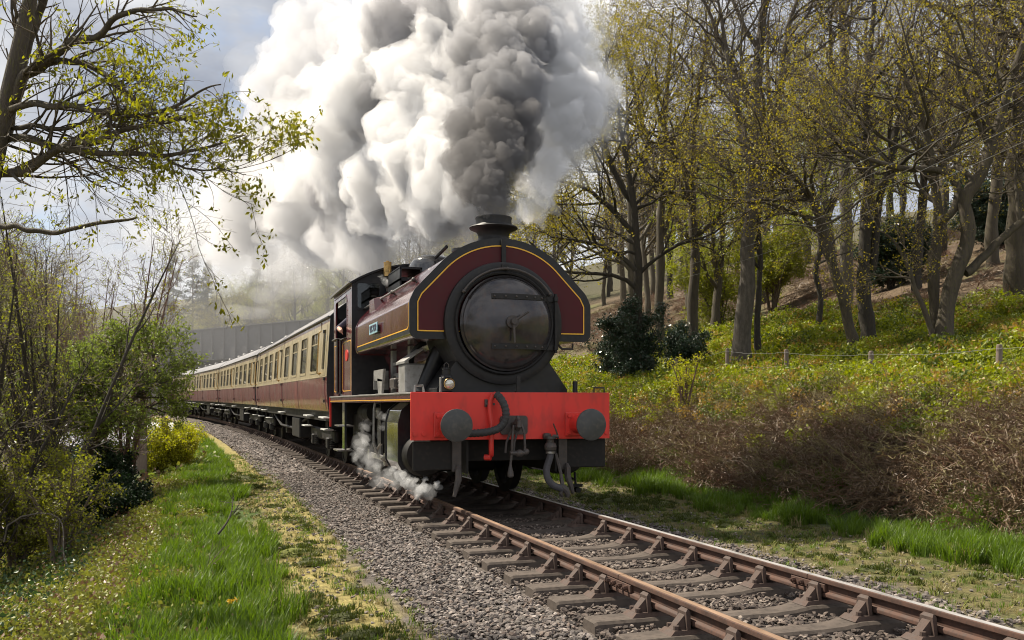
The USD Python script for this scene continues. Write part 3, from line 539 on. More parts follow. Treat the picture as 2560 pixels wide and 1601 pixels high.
# drawhook and screw coupling
dp = P('drawhook_plate', MB().prism(rpoly([(-0.19, 0.955), (0.19, 0.955), (0.19, 1.205), (-0.19, 1.205)], 0.045), -0.028, 0.001), m_darkiron)
P('drawhook', MB().tube([(0, -0.02, 1.08), (0, -0.1, 1.085), (0, -0.16, 1.12), (0, -0.185, 1.17), (0, -0.17, 1.2)], [0.05, 0.045, 0.04, 0.03, 0.018], 10).tube([(0, -0.12, 1.08), (0, -0.19, 1.04), (0, -0.235, 1.07), (0, -0.23, 1.13), (0, -0.2, 1.165)], [0.04, 0.04, 0.036, 0.03, 0.015], 10), m_darkiron, dp)
cpl = P('coupling_shackle', MB().tube([(-0.05, -0.17, 1.08), (-0.075, -0.2, 0.95), (-0.085, -0.2, 0.8), (-0.08, -0.2, 0.73)], 0.017, 8).tube([(0.05, -0.17, 1.1), (0.085, -0.2, 0.98), (0.095, -0.2, 0.8), (0.085, -0.2, 0.73)], 0.017, 8).cyl((-0.11, -0.2, 0.72), (0.12, -0.2, 0.72), 0.03, n=12).ball((0.02, -0.2, 0.715), (0.06, 0.045, 0.05), 2).ball((0.11, -0.2, 0.735), 0.042, 2), m_darkiron)
P('coupling_screw', MB().tube([(-0.09, -0.2, 0.7), (-0.1, -0.2, 0.6), (-0.105, -0.2, 0.55), (-0.105, -0.2, 0.47), (-0.1, -0.2, 0.42), (-0.1, -0.2, 0.4)], [0.02, 0.016, 0.02, 0.04, 0.042, 0.02], 10), m_darkiron, cpl)
P('coupling_links', MB().tube([(-0.06, -0.08, 1.0), (-0.13, -0.1, 0.85), (-0.14, -0.1, 0.72)], 0.016, 8).tube([(0.03, -0.08, 1.0), (-0.02, -0.1, 0.85), (-0.03, -0.1, 0.72)], 0.016, 8), m_darkiron, cpl)
# vacuum hose and its red pipe
vp = P('vacuum_pipe', MB().tube(spline([(-0.31, 0.0, 0.69), (-0.32, -0.055, 0.7), (-0.325, -0.07, 0.78), (-0.325, -0.07, 1.1), (-0.325, -0.07, 1.42), (-0.3, -0.09, 1.475), (-0.27, -0.15, 1.47)], 24), 0.034, 12).cyl((-0.33, -0.07, 0.66), (-0.4, -0.02, 0.66), 0.038, n=12), m_red)
P('pipe_bracket', MB().box(-0.4, -0.36, -0.035, 0.0, 1.32, 1.42, 0.005).box(-0.4, -0.27, -0.06, -0.03, 1.34, 1.37, 0.005), m_darkiron, vp)
P('vacuum_hose', MB().tube(spline([(-0.27, -0.15, 1.475), (-0.235, -0.21, 1.42), (-0.19, -0.25, 1.3), (-0.19, -0.26, 1.17), (-0.26, -0.26, 1.06), (-0.4, -0.26, 1.005), (-0.56, -0.24, 0.985), (-0.72, -0.22, 0.985)], 40), 0.05 + 0.0035 * np.cos(np.arange(40) * math.pi), 12), m_rubber, vp)
# brake valve and canvas hose at the right
sv = P('steam_cock', MB().lathe([(0.05, 0), (0.075, 0.02), (0.085, 0.06), (0.07, 0.1), (0.05, 0.12), (0.05, 0.16), (0.075, 0.17), (0.075, 0.2)], (0.475, -0.12, 0.73), (0, 0, 1), 16).box(0.4, 0.5, -0.11, 0.0, 0.89, 0.97, 0.02).cyl((0.5, -0.13, 0.93), (0.575, -0.15, 0.93), 0.025, n=10), m_darkiron)
P('cock_lever', MB().tube([(0.575, -0.15, 0.9), (0.555, -0.15, 0.98), (0.505, -0.15, 1.1)], [0.014, 0.012, 0.01], 8), m_rust, sv)
P('hose_clip', MB().lathe([(0.055, 0), (0.062, 0.005), (0.062, 0.03), (0.055, 0.035)], (0.475, -0.12, 0.7), (0, 0, 1), 16), m_steel, sv)
P('steam_hose', MB().tube(spline([(0.475, -0.12, 0.73), (0.455, -0.13, 0.62), (0.415, -0.14, 0.5), (0.42, -0.15, 0.4), (0.48, -0.16, 0.3), (0.57, -0.17, 0.255), (0.63, -0.17, 0.24)], 26), 0.047, 12), m_canvas, sv)
P('hose_coupling', MB().tube([(0.61, -0.17, 0.27), (0.67, -0.18, 0.22), (0.7, -0.18, 0.16), (0.69, -0.18, 0.12)], [0.045, 0.05, 0.035, 0.025], 10).tube([(0.62, -0.17, 0.22), (0.6, -0.18, 0.17), (0.625, -0.18, 0.13)], [0.03, 0.025, 0.015], 8).tube([(0.63, -0.16, 0.28), (0.62, -0.12, 0.45), (0.56, -0.1, 0.7)], [0.03, 0.022, 0.018], 8), m_darkiron, sv)
P('safety_chain', MB().tube(spline([(0.53, -0.13, 0.78), (0.56, -0.14, 0.6), (0.6, -0.15, 0.42), (0.62, -0.16, 0.28)], 16), 0.007, 5), m_darkiron, sv)
# guard irons, cylinders
for s in (-1, 1):
    P('guard_iron', MB().box(s * 0.735 - 0.09, s * 0.735 + 0.03, 0.02, 0.06, 0.48, 0.888).tube([(s * 0.75, 0.0, 0.56), (s * 0.755, -0.02, 0.5), (s * 0.755, -0.03, 0.38), (s * 0.79, -0.05, 0.27), (s * 0.82, -0.06, 0.16)], [0.02, 0.045, 0.045, 0.035, 0.022], 8), m_darkiron)
    pts = [(s * x, z) for x, z in ((0.66, 1.38), (1.16, 1.38), (1.3, 1.27), (1.345, 1.1), (1.345, 0.55), (1.28, 0.43), (1.1, 0.36), (0.9, 0.37), (0.66, 0.5))]
    cyl = P('cylinder', MB().prism(Polygon(pts).buffer(-0.05).buffer(0.05, quad_segs=6), 0.98, 1.93), m_gloss, smooth=40)
    [P('cylinder_flange', MB().prism(Polygon(pts).buffer(-0.05).buffer(0.064, quad_segs=6), q_, q_ + 0.038), m_black, cyl, smooth=40) for q_ in (0.94, 1.932)]
    cc = (s * 1.02, 0.94, 0.66)
    P('cylinder_cover', MB().lathe([(0.3, 0.0), (0.3, -0.2), (0.27, -0.26), (0.12, -0.28), (0.1, -0.33), (0, -0.335)], cc, (0, 1, 0), 28), m_under, cyl)
    P('steam_chest_cover', MB().lathe([(0.17, 0), (0.17, -0.12), (0.08, -0.14), (0.07, -0.2), (0, -0.205)], (s * 0.98, 0.94, 1.12), (0, 1, 0), 22), m_under, cyl)
    dr = MB().tube([(s * 1.08, 0.55, 0.4), (s * 1.08, 0.52, 0.25), (s * 1.08, 0.48, 0.2)], 0.018, 8).box(s * 1.08 - 0.07, s * 1.08 + 0.07, 0.42, 0.5, 0.2, 0.24).cyl((s * 1.08, 0.4, 0.16), (s * 1.08, 0.5, 0.16), 0.04, n=10).tube([(s * 1.08, 1.0, 0.36), (s * 1.08, 0.6, 0.3)], 0.014, 6)
    P('drain_cock', dr, m_under, cyl)
    P('valance_panel', MB().box(s * 1.335, s * 0.72, 0.055, 0.09, 0.5, 0.885, 0.01), m_under)
    st = MB().tube([(s * 0.6, 1.2, 2.22), (s * 0.72, 1.22, 2.1), (s * 0.94, 1.3, 1.56)], [0.11, 0.115, 0.115], 18)
    P('steam_pipe', st, m_black, smooth=40)
    P('pipe_foot', MB().hull([(s * (0.92 + a), 1.3 + b, z) for a in (-.15, .15) for b in (-.15, .15) for z in (1.513, 1.54)]), m_black)
P('front_step', MB().box(1.2, 1.33, 0.1, 0.4, 0.5, 0.525).tube([(1.3, 0.12, 1.38), (1.3, 0.12, 0.52)], 0.014, 6), m_darkiron)
P('lamp_bracket', MB().tube([(1.17, 0.06, 1.513), (1.17, 0.06, 1.58), (1.32, 0.06, 1.58), (1.32, 0.06, 1.513)], 0.012, 8), m_black)
P('oil_pot', MB().cyl((0.95, 0.2, 1.513), (0.95, 0.2, 1.67), 0.035, n=12), m_black)
P('lifting_eye', MB().tube([(-1.3, 0.12, 1.513), (-1.3, 0.12, 1.59), (-1.18, 0.2, 1.6), (-1.16, 0.2, 1.513)], 0.016, 8), m_steel)
P('tank_bracket', MB().tube([(0.84, 0.6, 2.2), (0.9, 0.58, 2.13), (1.06, 0.58, 2.13), (1.06, 0.58, 2.21)], 0.016, 8), m_darkiron)
# wheels, rods and valve gear
WY = [2.55, 4.25, 6.05]
for k, y in enumerate(WY):
    for s in (-1, 1):
        w = MB().lathe([(0.49, -0.065), (0.585, -0.062), (0.59, 0.045), (0.62, 0.055), (0.62, 0.075), (0.49, 0.075), (0.49, -0.065)], (s * 0.72, y, 0.59), (-s, 0, 0), 48)
        wh = P('driving_wheel', w, m_under, smooth=40)
        sp = MB().cyl((s * 0.66, y, 0.59), (s * 0.82, y, 0.59), 0.12, n=20)
        for a in np.arange(12) * math.pi / 6: sp.tube([(s * 0.72, y + 0.1 * math.cos(a), 0.59 + 0.1 * math.sin(a)), (s * 0.72, y + 0.5 * math.cos(a), 0.59 + 0.5 * math.sin(a))], [0.045, 0.03], 6)
        P('spokes', sp, m_under, wh)
for s in (-1, 1):
    P('coupling_rod', MB().box(s * 0.87, s * 0.91, 2.45, 6.15, 0.36, 0.46, 0.01).cyl((s * 0.85, 2.55, 0.41), (s * 0.94, 2.55, 0.41), 0.1).cyl((s * 0.85, 4.25, 0.41), (s * 0.96, 4.25, 0.41), 0.11).cyl((s * 0.85, 6.05, 0.41), (s * 0.94, 6.05, 0.41), 0.1), m_steel)
    P('connecting_rod', MB().tube([(s * 0.98, 2.3, 0.66), (s * 0.98, 4.25, 0.42)], 0.05, 8), m_steel)
    P('slide_bar', MB().box(s * 0.92, s * 1.04, 1.97, 3.2, 0.74, 0.79).box(s * 0.92, s * 1.04, 1.97, 3.2, 0.52, 0.57), m_steel)
    P('crosshead', MB().box(s * 0.9, s * 1.08, 2.15, 2.5, 0.5, 0.82, 0.02), m_steel)
    P('expansion_link', MB().tube(spline([(s * 1.1, 3.3, 0.8), (s * 1.1, 3.2, 1.05), (s * 1.1, 3.28, 1.3)], 10), 0.045, 8).tube([(s * 1.1, 3.25, 1.05), (s * 1.08, 2.1, 1.12)], 0.025, 6).tube([(s * 1.12, 3.3, 0.8), (s * 1.1, 4.3, 0.55)], 0.022, 6).tube([(s * 1.08, 2.3, 0.5), (s * 1.08, 2.2, 1.15)], 0.02, 6), m_steel)
    P('motion_bracket', MB().box(s * 0.64, s * 1.2, 3.2, 3.24, 0.72, 1.48), m_under)
    P('guide_bracket', MB().tube([(s * 1.3, 3.15, 1.38), (s * 1.31, 3.2, 1.28), (s * 1.31, 3.24, 0.72), (s * 1.2, 3.4, 0.5)], 0.02, 6), m_greysteel)
P('lubricator', MB().box(-1.2, -0.85, 1.25, 1.75, 1.513, 1.93, 0.02).hull([(-1.22, 1.2, 1.93), (-1.22, 1.82, 1.93), (-0.95, 1.2, 2.12), (-0.95, 1.82, 2.12), (-1.22, 1.2, 1.96), (-1.22, 1.82, 1.96), (-0.95, 1.2, 2.15), (-0.95, 1.82, 2.15)]), m_greysteel)
P('reverser_bracket', MB().hull([(x, y, z) for x in (-1.15, -1.11) for y, z in ((3.25, 1.92), (4.2, 1.92), (4.1, 1.75), (3.35, 1.72))]).hull([(x, y, z) for x in (-1.15, -1.11) for y, z in ((3.35, 1.75), (3.85, 1.78), (3.75, 1.513), (3.45, 1.513))]).box(-1.15, -0.9, 4.17, 4.2, 1.6, 1.92), m_greysteel)
P('oil_boxes', MB().box(-1.1, -0.8, 2.6, 3.0, 1.6, 1.76, 0.02).cyl((-1.02, 2.6, 1.7), (-1.02, 2.52, 1.7), 0.03).cyl((-0.92, 2.6, 1.7), (-0.92, 2.52, 1.7), 0.03).cyl((-1.02, 2.6, 1.64), (-1.02, 2.52, 1.64), 0.03).cyl((-0.92, 2.6, 1.64), (-0.92, 2.52, 1.64), 0.03).tube([(-1.0, 2.9, 1.78), (-1.0, 1.9, 1.75)], 0.018, 6), m_darkiron)
lad = MB().box(-0.95, -0.88, 2.15, 2.3, 1.513, 2.23).box(-0.95, -0.88, 3.55, 3.7, 1.513, 2.23)
for zz in (1.62, 1.8, 1.98): lad.box(-0.94, -0.89, 2.3, 3.55, zz, zz + 0.05)
P('tank_support', lad, m_greysteel)
P('injector_pipe', MB().tube(spline([(-0.8, 1.75, 2.25), (-0.98, 1.75, 2.1), (-1.0, 1.75, 1.9), (-0.9, 1.6, 1.75), (-0.7, 1.4, 1.7)], 20), 0.04, 10), m_rubber)
P('ejector', MB().tube([(-0.75, 2.4, 1.95), (-0.75, 1.2, 1.95)], 0.06, 12).cyl((-0.75, 1.5, 1.95), (-0.75, 1.58, 1.95), 0.1), m_brass)
# cab steps
stp = P('cab_steps', MB().box(-1.33, -1.29, 6.45, 6.75, 0.48, 1.384), m_gloss)
P('tread', MB().box(-1.4, -1.1, 6.75, 7.35, 0.92, 0.945), m_steel, stp); P('tread', MB().box(-1.42, -1.1, 6.75, 7.45, 0.44, 0.465), m_steel, stp)
P('air_tank', MB().cyl((-0.95, 5.2, 1.2), (-0.95, 6.3, 1.2), 0.16, n=20), m_under)
P('brake_hanger', MB().tube([(-0.9, 4.9, 1.3), (-0.9, 5.0, 0.9), (-0.88, 5.05, 0.45)], 0.05, 8).box(-1.0, -0.8, 4.7, 4.9, 1.1, 1.3, 0.02), m_greysteel)
P('trailing_truck', MB().box(-0.9, 0.9, 6.9, 8.3, 0.5, 1.2, 0.05), m_under)
# oil lamp on the platform: a thing of its own
lamp = thing('oil_lamp', 'black oil headlamp with round lens standing on the platform above the left buffer', 'lamp', (AC - 0.875, S0 + 0.13, 1.514))
lb = obj('lamp_body', MB().box(-0.07, 0.07, -0.06, 0.08, 0.0, 0.2, 0.012).lathe([(0.075, 0), (0.07, 0.02), (0.055, 0.03), (0.055, 0.1), (0.062, 0.105), (0.062, 0.12), (0.03, 0.13), (0, 0.132)], (0, 0.01, 0.195), (0, 0, 1), 20), m_black, lamp, smooth=30)
obj('handle', MB().tube([(-0.03, 0.01, 0.32), (-0.03, 0.01, 0.36), (0, 0.01, 0.385), (0.03, 0.01, 0.36), (0.03, 0.01, 0.32)], 0.006, 6), m_darkiron, lamp)
obj('lens_rim', MB().lathe([(0.066, 0.0), (0.076, -0.02), (0.07, -0.035), (0.064, -0.03), (0.062, 0)], (0.02, -0.058, 0.105), (0, 1, 0), 28), m_brass, lamp, smooth=40)
obj('lens', MB().lathe([(0.063, -0.02), (0.05, -0.035), (0.03, -0.045), (0, -0.05)], (0.02, -0.058, 0.105), (0, 1, 0), 28), m_lens, lamp, smooth=60)
obj('side_clip', MB().box(-0.095, -0.072, -0.03, 0.03, 0.0, 0.19, 0.004), m_steel, lamp)
# ---------------------------------------------------------------- carriages (x right, y backwards from the near end, z up from the rails)
CL = 19.75
coach = thing('railway_carriage', 'nearest carriage, crimson and cream, coupled right behind the engine cab', 'railway carriage', group='crimson and cream carriages')
PC = lambda name, mesh, mat, parent=None, smooth=30, **cd: obj(name, mesh, mat, parent if parent is not None else coach, smooth=smooth, **cd)
def skin(prof, y0, y1, side, th=0.02):
    "a strip of body side with the section prof [(x, z)], thickness inwards"
    p = np.array(prof, float); q = np.r_[p, (p - [th, 0])[::-1]]; n = len(q); m = MB()
    V = np.array([(side * a, y, b) for y in (y0, y1) for a, b in q]); j = np.arange(n); j2 = (j + 1) % n
    f = np.stack([j, j2, n + j2, n + j], 1)
    m.add(V, f if side < 0 else f[:, ::-1])
    for k in range(len(p) - 1):
        a, b, c, d = k, k + 1, n - 2 - k, n - 1 - k
        m.add(V[:n], np.array([(a, d, c), (a, c, b)])); m.add(V[n:], np.array([(a, b, c), (a, c, d)]))
    return m
wins = [2.2 + 2.04 * k for k in range(4)] + [11.45 + 2.04 * k for k in range(4)]
doors = [0.62, 9.86, 19.05]
ZB = 1.965
def lean(m, side):      # the upper side leans in a little
    m.v = [np.c_[v[:, 0] - side * np.clip(v[:, 2] - ZB, 0, 9) * 0.062, v[:, 1:]] for v in m.v]; return m
for side in (-1, 1):
    low = PC('lower_panel', skin([(1.36, 1.215), (1.385, 1.4), (1.4, 1.65), (1.402, ZB)], 0.0, CL, side), m_coachmaroon, smooth=40)
    up = sbox(0, ZB + 0.002, CL, 3.14)
    holes = [rpoly([(c - 0.62, 2.09), (c + 0.62, 2.09), (c + 0.62, 3.03), (c - 0.62, 3.03)], 0.1) for c in wins]
    dh = [rpoly([(d - 0.22, 2.12), (d + 0.22, 2.12), (d + 0.22, 3.0), (d - 0.22, 3.0)], 0.06) for d in doors]
    for h in holes + dh: up = up.difference(h)
    x0, x1 = sorted((side * 1.402, side * 1.375))
    upper = PC('upper_panel', lean(MB().prism(up, x0, x1, 'yz'), side), m_cream)
    PC('cornice', lean(MB().box(x0, x1, 0, CL, 3.142, 3.25), side), m_coachmaroon)
    PC('waist_moulding', MB().box(side * 1.398, side * 1.41, 0, CL, ZB - 0.012, ZB + 0.012, 0.004), m_cream)
    for c, h in zip(wins, holes):
        x0, x1 = sorted((side * 1.398, side * 1.412))
        w = PC('window', lean(MB().prism(h.buffer(0.028).difference(h.buffer(-0.03)), x0, x1, 'yz'), side), m_cream)
        bars = sbox(c - 0.6, 2.735, c + 0.6, 2.765)
        for q in (-0.3, 0.0, 0.3): bars = bars.union(sbox(c + q - 0.018, 2.765, c + q + 0.018, 3.02))
        a, b = sorted((side * 1.394, side * 1.378)); PC('ventilator', lean(MB().prism(bars.intersection(h), a, b, 'yz'), side), m_cream, w)
        a, b = sorted((side * 1.384, side * 1.38)); PC('pane', lean(MB().prism(h, a, b, 'yz'), side), m_pane, w, smooth=False)
    for d, h in zip(doors, dh):
        a, b = sorted((side * 1.4, side * 1.409))
        frame_ = sbox(d - 0.36, ZB + 0.02, d + 0.36, 3.1).difference(h)
        dr = PC('door', lean(MB().prism(frame_, a, b, 'yz'), side), m_cream)
        PC('door_lower', skin([(1.368, 1.25), (1.394, 1.4), (1.409, 1.65), (1.411, ZB - 0.02)], d - 0.36, d + 0.36, side, 0.01), m_coachmaroon, dr, smooth=40)
        PC('handle', MB().cyl((side * 1.4, d + 0.26, 2.05), (side * 1.45, d + 0.26, 2.05), 0.02, n=8).tube([(side * 1.4, d + 0.46, 2.02), (side * 1.46, d + 0.46, 2.06), (side * 1.42, d + 0.46, 2.95), (side * 1.36, d + 0.46, 3.0)], 0.016, 6), m_brass, dr)
        hg = MB()
        for z in (1.4, 1.88, 2.9): hg.box(side * 1.405, side * 1.44, d - 0.4, d - 0.34, z, z + 0.07, 0.004)
        PC('hinges', hg, m_coachblack, dr)
        a, b = sorted((side * 1.384, side * 1.38)); PC('pane', lean(MB().prism(h, a, b, 'yz'), side), m_pane, dr, smooth=False)
    for y in (5.3, 9.3, 13.5): PC('panel_joint', skin([(1.366, 1.22), (1.391, 1.4), (1.406, 1.65), (1.4065, ZB - 0.015)], y, y + 0.018, side, 0.006), m_coachblack)
ra = np.linspace(-1, 1, 25)
def roofz(t): return 3.25 + 0.6 * (1 - abs(t) ** 2.3) 
ro = [(1.345 * t, roofz(t)) for t in ra]; ri = [(1.31 * t, roofz(t) - 0.03) for t in ra[::-1]]
roof = PC('roof', MB().prism(Polygon(ro + ri), -0.02, CL + 0.02), m_coachroof, smooth=40)
PC('gutter', MB().box(-1.365, -1.335, 0, CL, 3.235, 3.265), m_coachblack, roof); PC('gutter', MB().box(1.335, 1.365, 0, CL, 3.235, 3.265), m_coachblack, roof)
for y in (2.2, 6.3, 10.4, 14.5, 17.6):
    PC('roof_vent', MB().lathe([(0.13, 0), (0.13, 0.06), (0.16, 0.07), (0.12, 0.11), (0, 0.12)], (-0.35, y, 3.8), (0, 0, 1), 14), m_coachroof, roof)
endp = Polygon([(-1.36, 1.2), (-1.4, 1.65), (-1.4, ZB), (-1.325, 3.2)] + [(1.335 * t, roofz(t) - 0.01) for t in ra] + [(1.325, 3.2), (1.4, ZB), (1.4, 1.65), (1.36, 1.2)])
gang = rpoly([(-0.36, 1.3), (0.36, 1.3), (0.36, 3.2), (-0.36, 3.2)], 0.05)
for y0, y1, out in ((-0.03, 0.0, -1), (CL, CL + 0.03, 1)):
    e = PC('end_wall', MB().prism(endp.difference(gang), y0, y1), m_coachblack)
    fr = rpoly([(-0.52, 1.2), (0.52, 1.2), (0.52, 3.42), (-0.52, 3.42)], 0.1).difference(gang)
    a, b = sorted((y0 if out < 0 else y1, (y0 if out < 0 else y1) + out * 0.24)); PC('gangway', MB().prism(fr, a, b), m_coachblack, e)
    bb = MB()
    for s in (-1, 1): bb.cyl((s * 0.86, y0, 1.06), (s * 0.86, y0 + out * 0.25, 1.06), 0.09, n=14).lathe([(0.1, 0), (0.2, -0.02), (0.2, -0.05), (0, -0.06)], (s * 0.86, y0 + out * 0.25, 1.06), (0, -out, 0), 20)
    PC('buffers', bb, m_under, e)
PC('floor', MB().box(-1.34, 1.34, 0.02, CL - 0.02, 1.19, 1.23), m_coachblack)
PC('solebar', MB().box(-1.27, -1.2, 0.05, CL - 0.05, 0.98, 1.188), m_under); PC('solebar', MB().box(1.2, 1.27, 0.05, CL - 0.05, 0.98, 1.188), m_under)
for y in wins:
    for s in (-1, 1): PC('seat', MB().box(s * 0.35, s * 1.3, y - 0.95, y - 0.8, 1.25, 2.35, 0.05).box(s * 0.35, s * 1.3, y + 0.8, y + 0.95, 1.25, 2.35, 0.05), m_seat)
[PC('partition', MB().box(-1.34, 1.34, q_, q_ + 0.04, 1.25, 3.2), m_seat) for q_ in (9.2, 1.25, 18.4)]
PC('ceiling', MB().box(-1.3, 1.3, 0.05, CL - 0.05, 3.21, 3.23), m_cream)
for d in doors + [3.4, 16.3]:
    for s in (-1, 1): PC('footboard', MB().box(s * 1.2, s * 1.44, d - 0.4, d + 0.4, 1.05, 1.085, 0.006), m_footboard)
for y in (2.7, 17.05):
    bg = PC('bogie', MB().box(-1.12, -1.0, y - 2.0, y + 2.0, 0.5, 0.78, 0.04).box(1.0, 1.12, y - 2.0, y + 2.0, 0.5, 0.78, 0.04).box(-1.0, 1.0, y - 0.3, y + 0.3, 0.5, 0.95, 0.04), m_under)
    for q in (-1.3, 1.3):
        for s in (-1, 1):
            PC('wheel', MB().lathe([(0.05, -0.06), (0.4, -0.05), (0.4, -0.065), (0.455, -0.065), (0.455, 0.04), (0.49, 0.05), (0.49, 0.065), (0.05, 0.065)], (s * 0.72, y + q, 0.46), (-s, 0, 0), 32), m_under, bg)
        ax = MB().cyl((-1.1, y + q, 0.46), (1.1, y + q, 0.46), 0.07, n=10)
        for s in (-1, 1):
            ax.box(s * 1.02, s * 1.2, y + q - 0.16, y + q + 0.16, 0.34, 0.6, 0.03)
            for o in (-0.32, 0.32):
                for zz in range(5): ax.cyl((s * 1.08, y + q + o, 0.36 + 0.05 * zz), (s * 1.08, y + q + o, 0.385 + 0.05 * zz), 0.09, n=10)
        PC('axle_boxes', ax, m_under, bg)
    for s in (-1, 1):
        PC('bogie_step', MB().box(s * 1.15, s * 1.36, y - 2.05, y - 1.45, 0.78, 0.81, 0.006), m_footboard, bg); PC('bogie_step', MB().box(s * 1.15, s * 1.36, y + 1.45, y + 2.05, 0.78, 0.81, 0.006), m_footboard, bg)
        PC('step_hanger', MB().tube([(s * 1.22, y - 1.75, 0.98), (s * 1.22, y - 1.75, 0.8)], 0.02, 6).tube([(s * 1.22, y + 1.75, 0.98), (s * 1.22, y + 1.75, 0.8)], 0.02, 6), m_under, bg)
for s in (-1, 1):
    PC('battery_box', MB().box(s * 0.7, s * 1.25, 6.2, 8.0, 0.4, 0.96, 0.03), m_under); PC('dynamo_case', MB().cyl((s * 0.6, 11.0, 0.65), (s * 1.1, 11.0, 0.65), 0.26, n=20), m_under)
    PC('truss', MB().tube([(s * 1.15, 5.0, 1.0), (s * 1.15, 8.2, 0.62), (s * 1.15, 12.0, 0.62), (s * 1.15, 14.8, 1.0)], 0.04, 6), m_under)
PC('vacuum_cylinder', MB().cyl((0, 13.4, 0.45), (0, 13.4, 1.0), 0.28, n=20).cyl((-0.5, 14.2, 0.7), (0.5, 14.2, 0.7), 0.16, n=16), m_under)
def coach_matrix(l):
    a, b = np.array(track_xy(l + 2.7)), np.array(track_xy(l + 17.05)); g0, g1 = float(grade(l + 2.7)), float(grade(l + 17.05))
    d = np.r_[b - a, g1 - g0]; d = unit(d); r = unit(np.cross(d, [0, 0, 1])); u = np.cross(r, d)
    o = np.r_[a, g0] - d * 2.7
    m = np.eye(4); m[:3, 0], m[:3, 1], m[:3, 2], m[:3, 3] = r, d, u, o
    return Gf.Matrix4d(*m.T.ravel().tolist())
_ops = UsdGeom.Xformable(coach); _ops.ClearXformOpOrder(); _ops.AddTransformOp().Set(coach_matrix(21.25))
for k, lab in enumerate(['second carriage from the engine, crimson and cream, before the track bends to the bridge', 'third carriage from the engine, with roof reaching under the girder bridge', 'fourth and furthest carriage, half hidden behind the leafy bush on the left']):
    copy_of(coach.GetPath(), 'railway_carriage', lab, 'railway carriage', 'crimson and cream carriages', mat=coach_matrix(21.25 + 20.3 * (k + 1)))

# ---------------------------------------------------------------- the driver leaning at the cab door
def limb_chain(js, rs):
    return [m3.Manifold.batch_hull([m3.Manifold.sphere(ra, 20).translate(tuple(a)), m3.Manifold.sphere(rb, 20).translate(tuple(b))]) for (a, ra), (b, rb) in zip(list(zip(js, rs))[:-1], list(zip(js, rs))[1:])]
def soft(parts, edge=0.022, it=8):
    m = m3.Manifold.batch_boolean(parts, m3.OpType.Add).refine_to_length(edge)
    t = trimesh.Trimesh(m.to_mesh().vert_properties[:, :3], m.to_mesh().tri_verts, process=True)
    trimesh.smoothing.filter_taubin(t, iterations=it); return t
drv = thing('person', 'engine driver in dark top leaning one arm out of the cab doorway', 'person', (AC, S0, 0))
A = np.array
hip, chest, sh, neck, head = A([-0.92, 6.75, 2.42]), A([-1.05, 6.72, 2.82]), A([-1.17, 6.72, 3.0]), A([-1.1, 6.62, 3.1]), A([-1.14, 6.5, 3.25])
elbow, wrist = A([-1.36, 7.08, 2.84]), A([-1.37, 6.62, 2.76])
body = limb_chain([A([-0.8, 6.85, 1.6]), A([-0.85, 6.8, 2.0]), hip], [0.07, 0.085, 0.12]) + limb_chain([A([-0.7, 6.6, 1.6]), A([-0.8, 6.68, 2.0]), hip], [0.07, 0.085, 0.12])
body += limb_chain([hip, chest], [0.16, 0.18]) + limb_chain([chest, sh], [0.16, 0.085]) + limb_chain([sh, elbow], [0.08, 0.058]) + limb_chain([chest, A([-0.95, 6.4, 3.0]), A([-0.95, 6.3, 2.7])], [0.15, 0.08, 0.055])
obj('overalls', soft(body), m_shirt, drv, smooth=True)
skin_ = limb_chain([elbow + A([0, -0.1, -0.01]), wrist], [0.047, 0.036]) + limb_chain([chest + A([0, 0, .1]), neck, head], [0.07, 0.06, 0.07])
skin_ += [m3.Manifold.sphere(1, 24).scale((0.082, 0.1, 0.12)).translate(tuple(head + A([0, 0, 0.02])))] + limb_chain([head + A([-0.03, -0.08, 0.02]), head + A([-0.05, -0.115, -0.01])], [0.014, 0.016])
skin_ += limb_chain([wrist, wrist + A([-0.01, -0.08, -0.01])], [0.036, 0.038])
for q in range(4):
    b0 = wrist + A([-0.02 + 0.012 * (q - 1.5), -0.09, 0.012 - 0.014 * q]); skin_ += limb_chain([b0, b0 + A([0.0, -0.045, -0.012]), b0 + A([0.012, -0.06, -0.04])], [0.011, 0.01, 0.008])
skin_ += limb_chain([wrist + A([0, -0.03, 0.03]), wrist + A([-0.005, -0.075, 0.045]), wrist + A([0, -0.1, 0.035])], [0.013, 0.011, 0.009])
obj('skin', soft(skin_, 0.008, 4), m_skin, drv, smooth=True)
obj('hair', soft([m3.Manifold.sphere(1, 24).scale((0.088, 0.1, 0.1)).translate(tuple(head + A([0.01, 0.022, 0.055])))], 0.02, 3), m_hair, drv, smooth=True)

# ---------------------------------------------------------------- girder bridge over the line
def at_uvz(px, Z): q = at_depth(px, 1010, Z); return q[:2]
gA, gB = at_uvz(840, 82.0), at_uvz(372, 101.5)
gd = np.r_[gB - gA, 0]; gl = np.linalg.norm(gd); gd = gd / gl; gn = np.array([-gd[1], gd[0], 0])
if gn[1] < 0: gn = -gn
def bm_(p0, along0, along1, n0, n1, z0, z1, b=0.0):
    m = MB().box(along0, along1, n0, n1, z0, z1, b); T_ = np.eye(4); T_[:3, 0], T_[:3, 1] = gd, gn; T_[:3, 3] = np.r_[p0, 0]; return m.move(T_)
br = thing('girder_bridge', 'dark plate girder bridge crossing above the far carriages, veiled by smoke', 'bridge')
for k, off in enumerate((0.0, 6.5)):
    g = obj('girder', bm_(gA, 0, gl, off - 0.03, off + 0.03, 5.62, 8.52), m_bridge, br)
    obj('top_flange', bm_(gA, 0, gl, off - 0.28, off + 0.28, 8.522, 8.6), m_bridge, g); obj('bottom_flange', bm_(gA, 0, gl - 3.5, off - 0.28, off + 0.28, 5.55, 5.618), m_bridge, g)
    for q in np.arange(1.0, gl, 1.9): obj('stiffener', bm_(gA, q, q + 0.1, off - 0.2, off - 0.032, 5.63, 8.515), m_bridge, g)
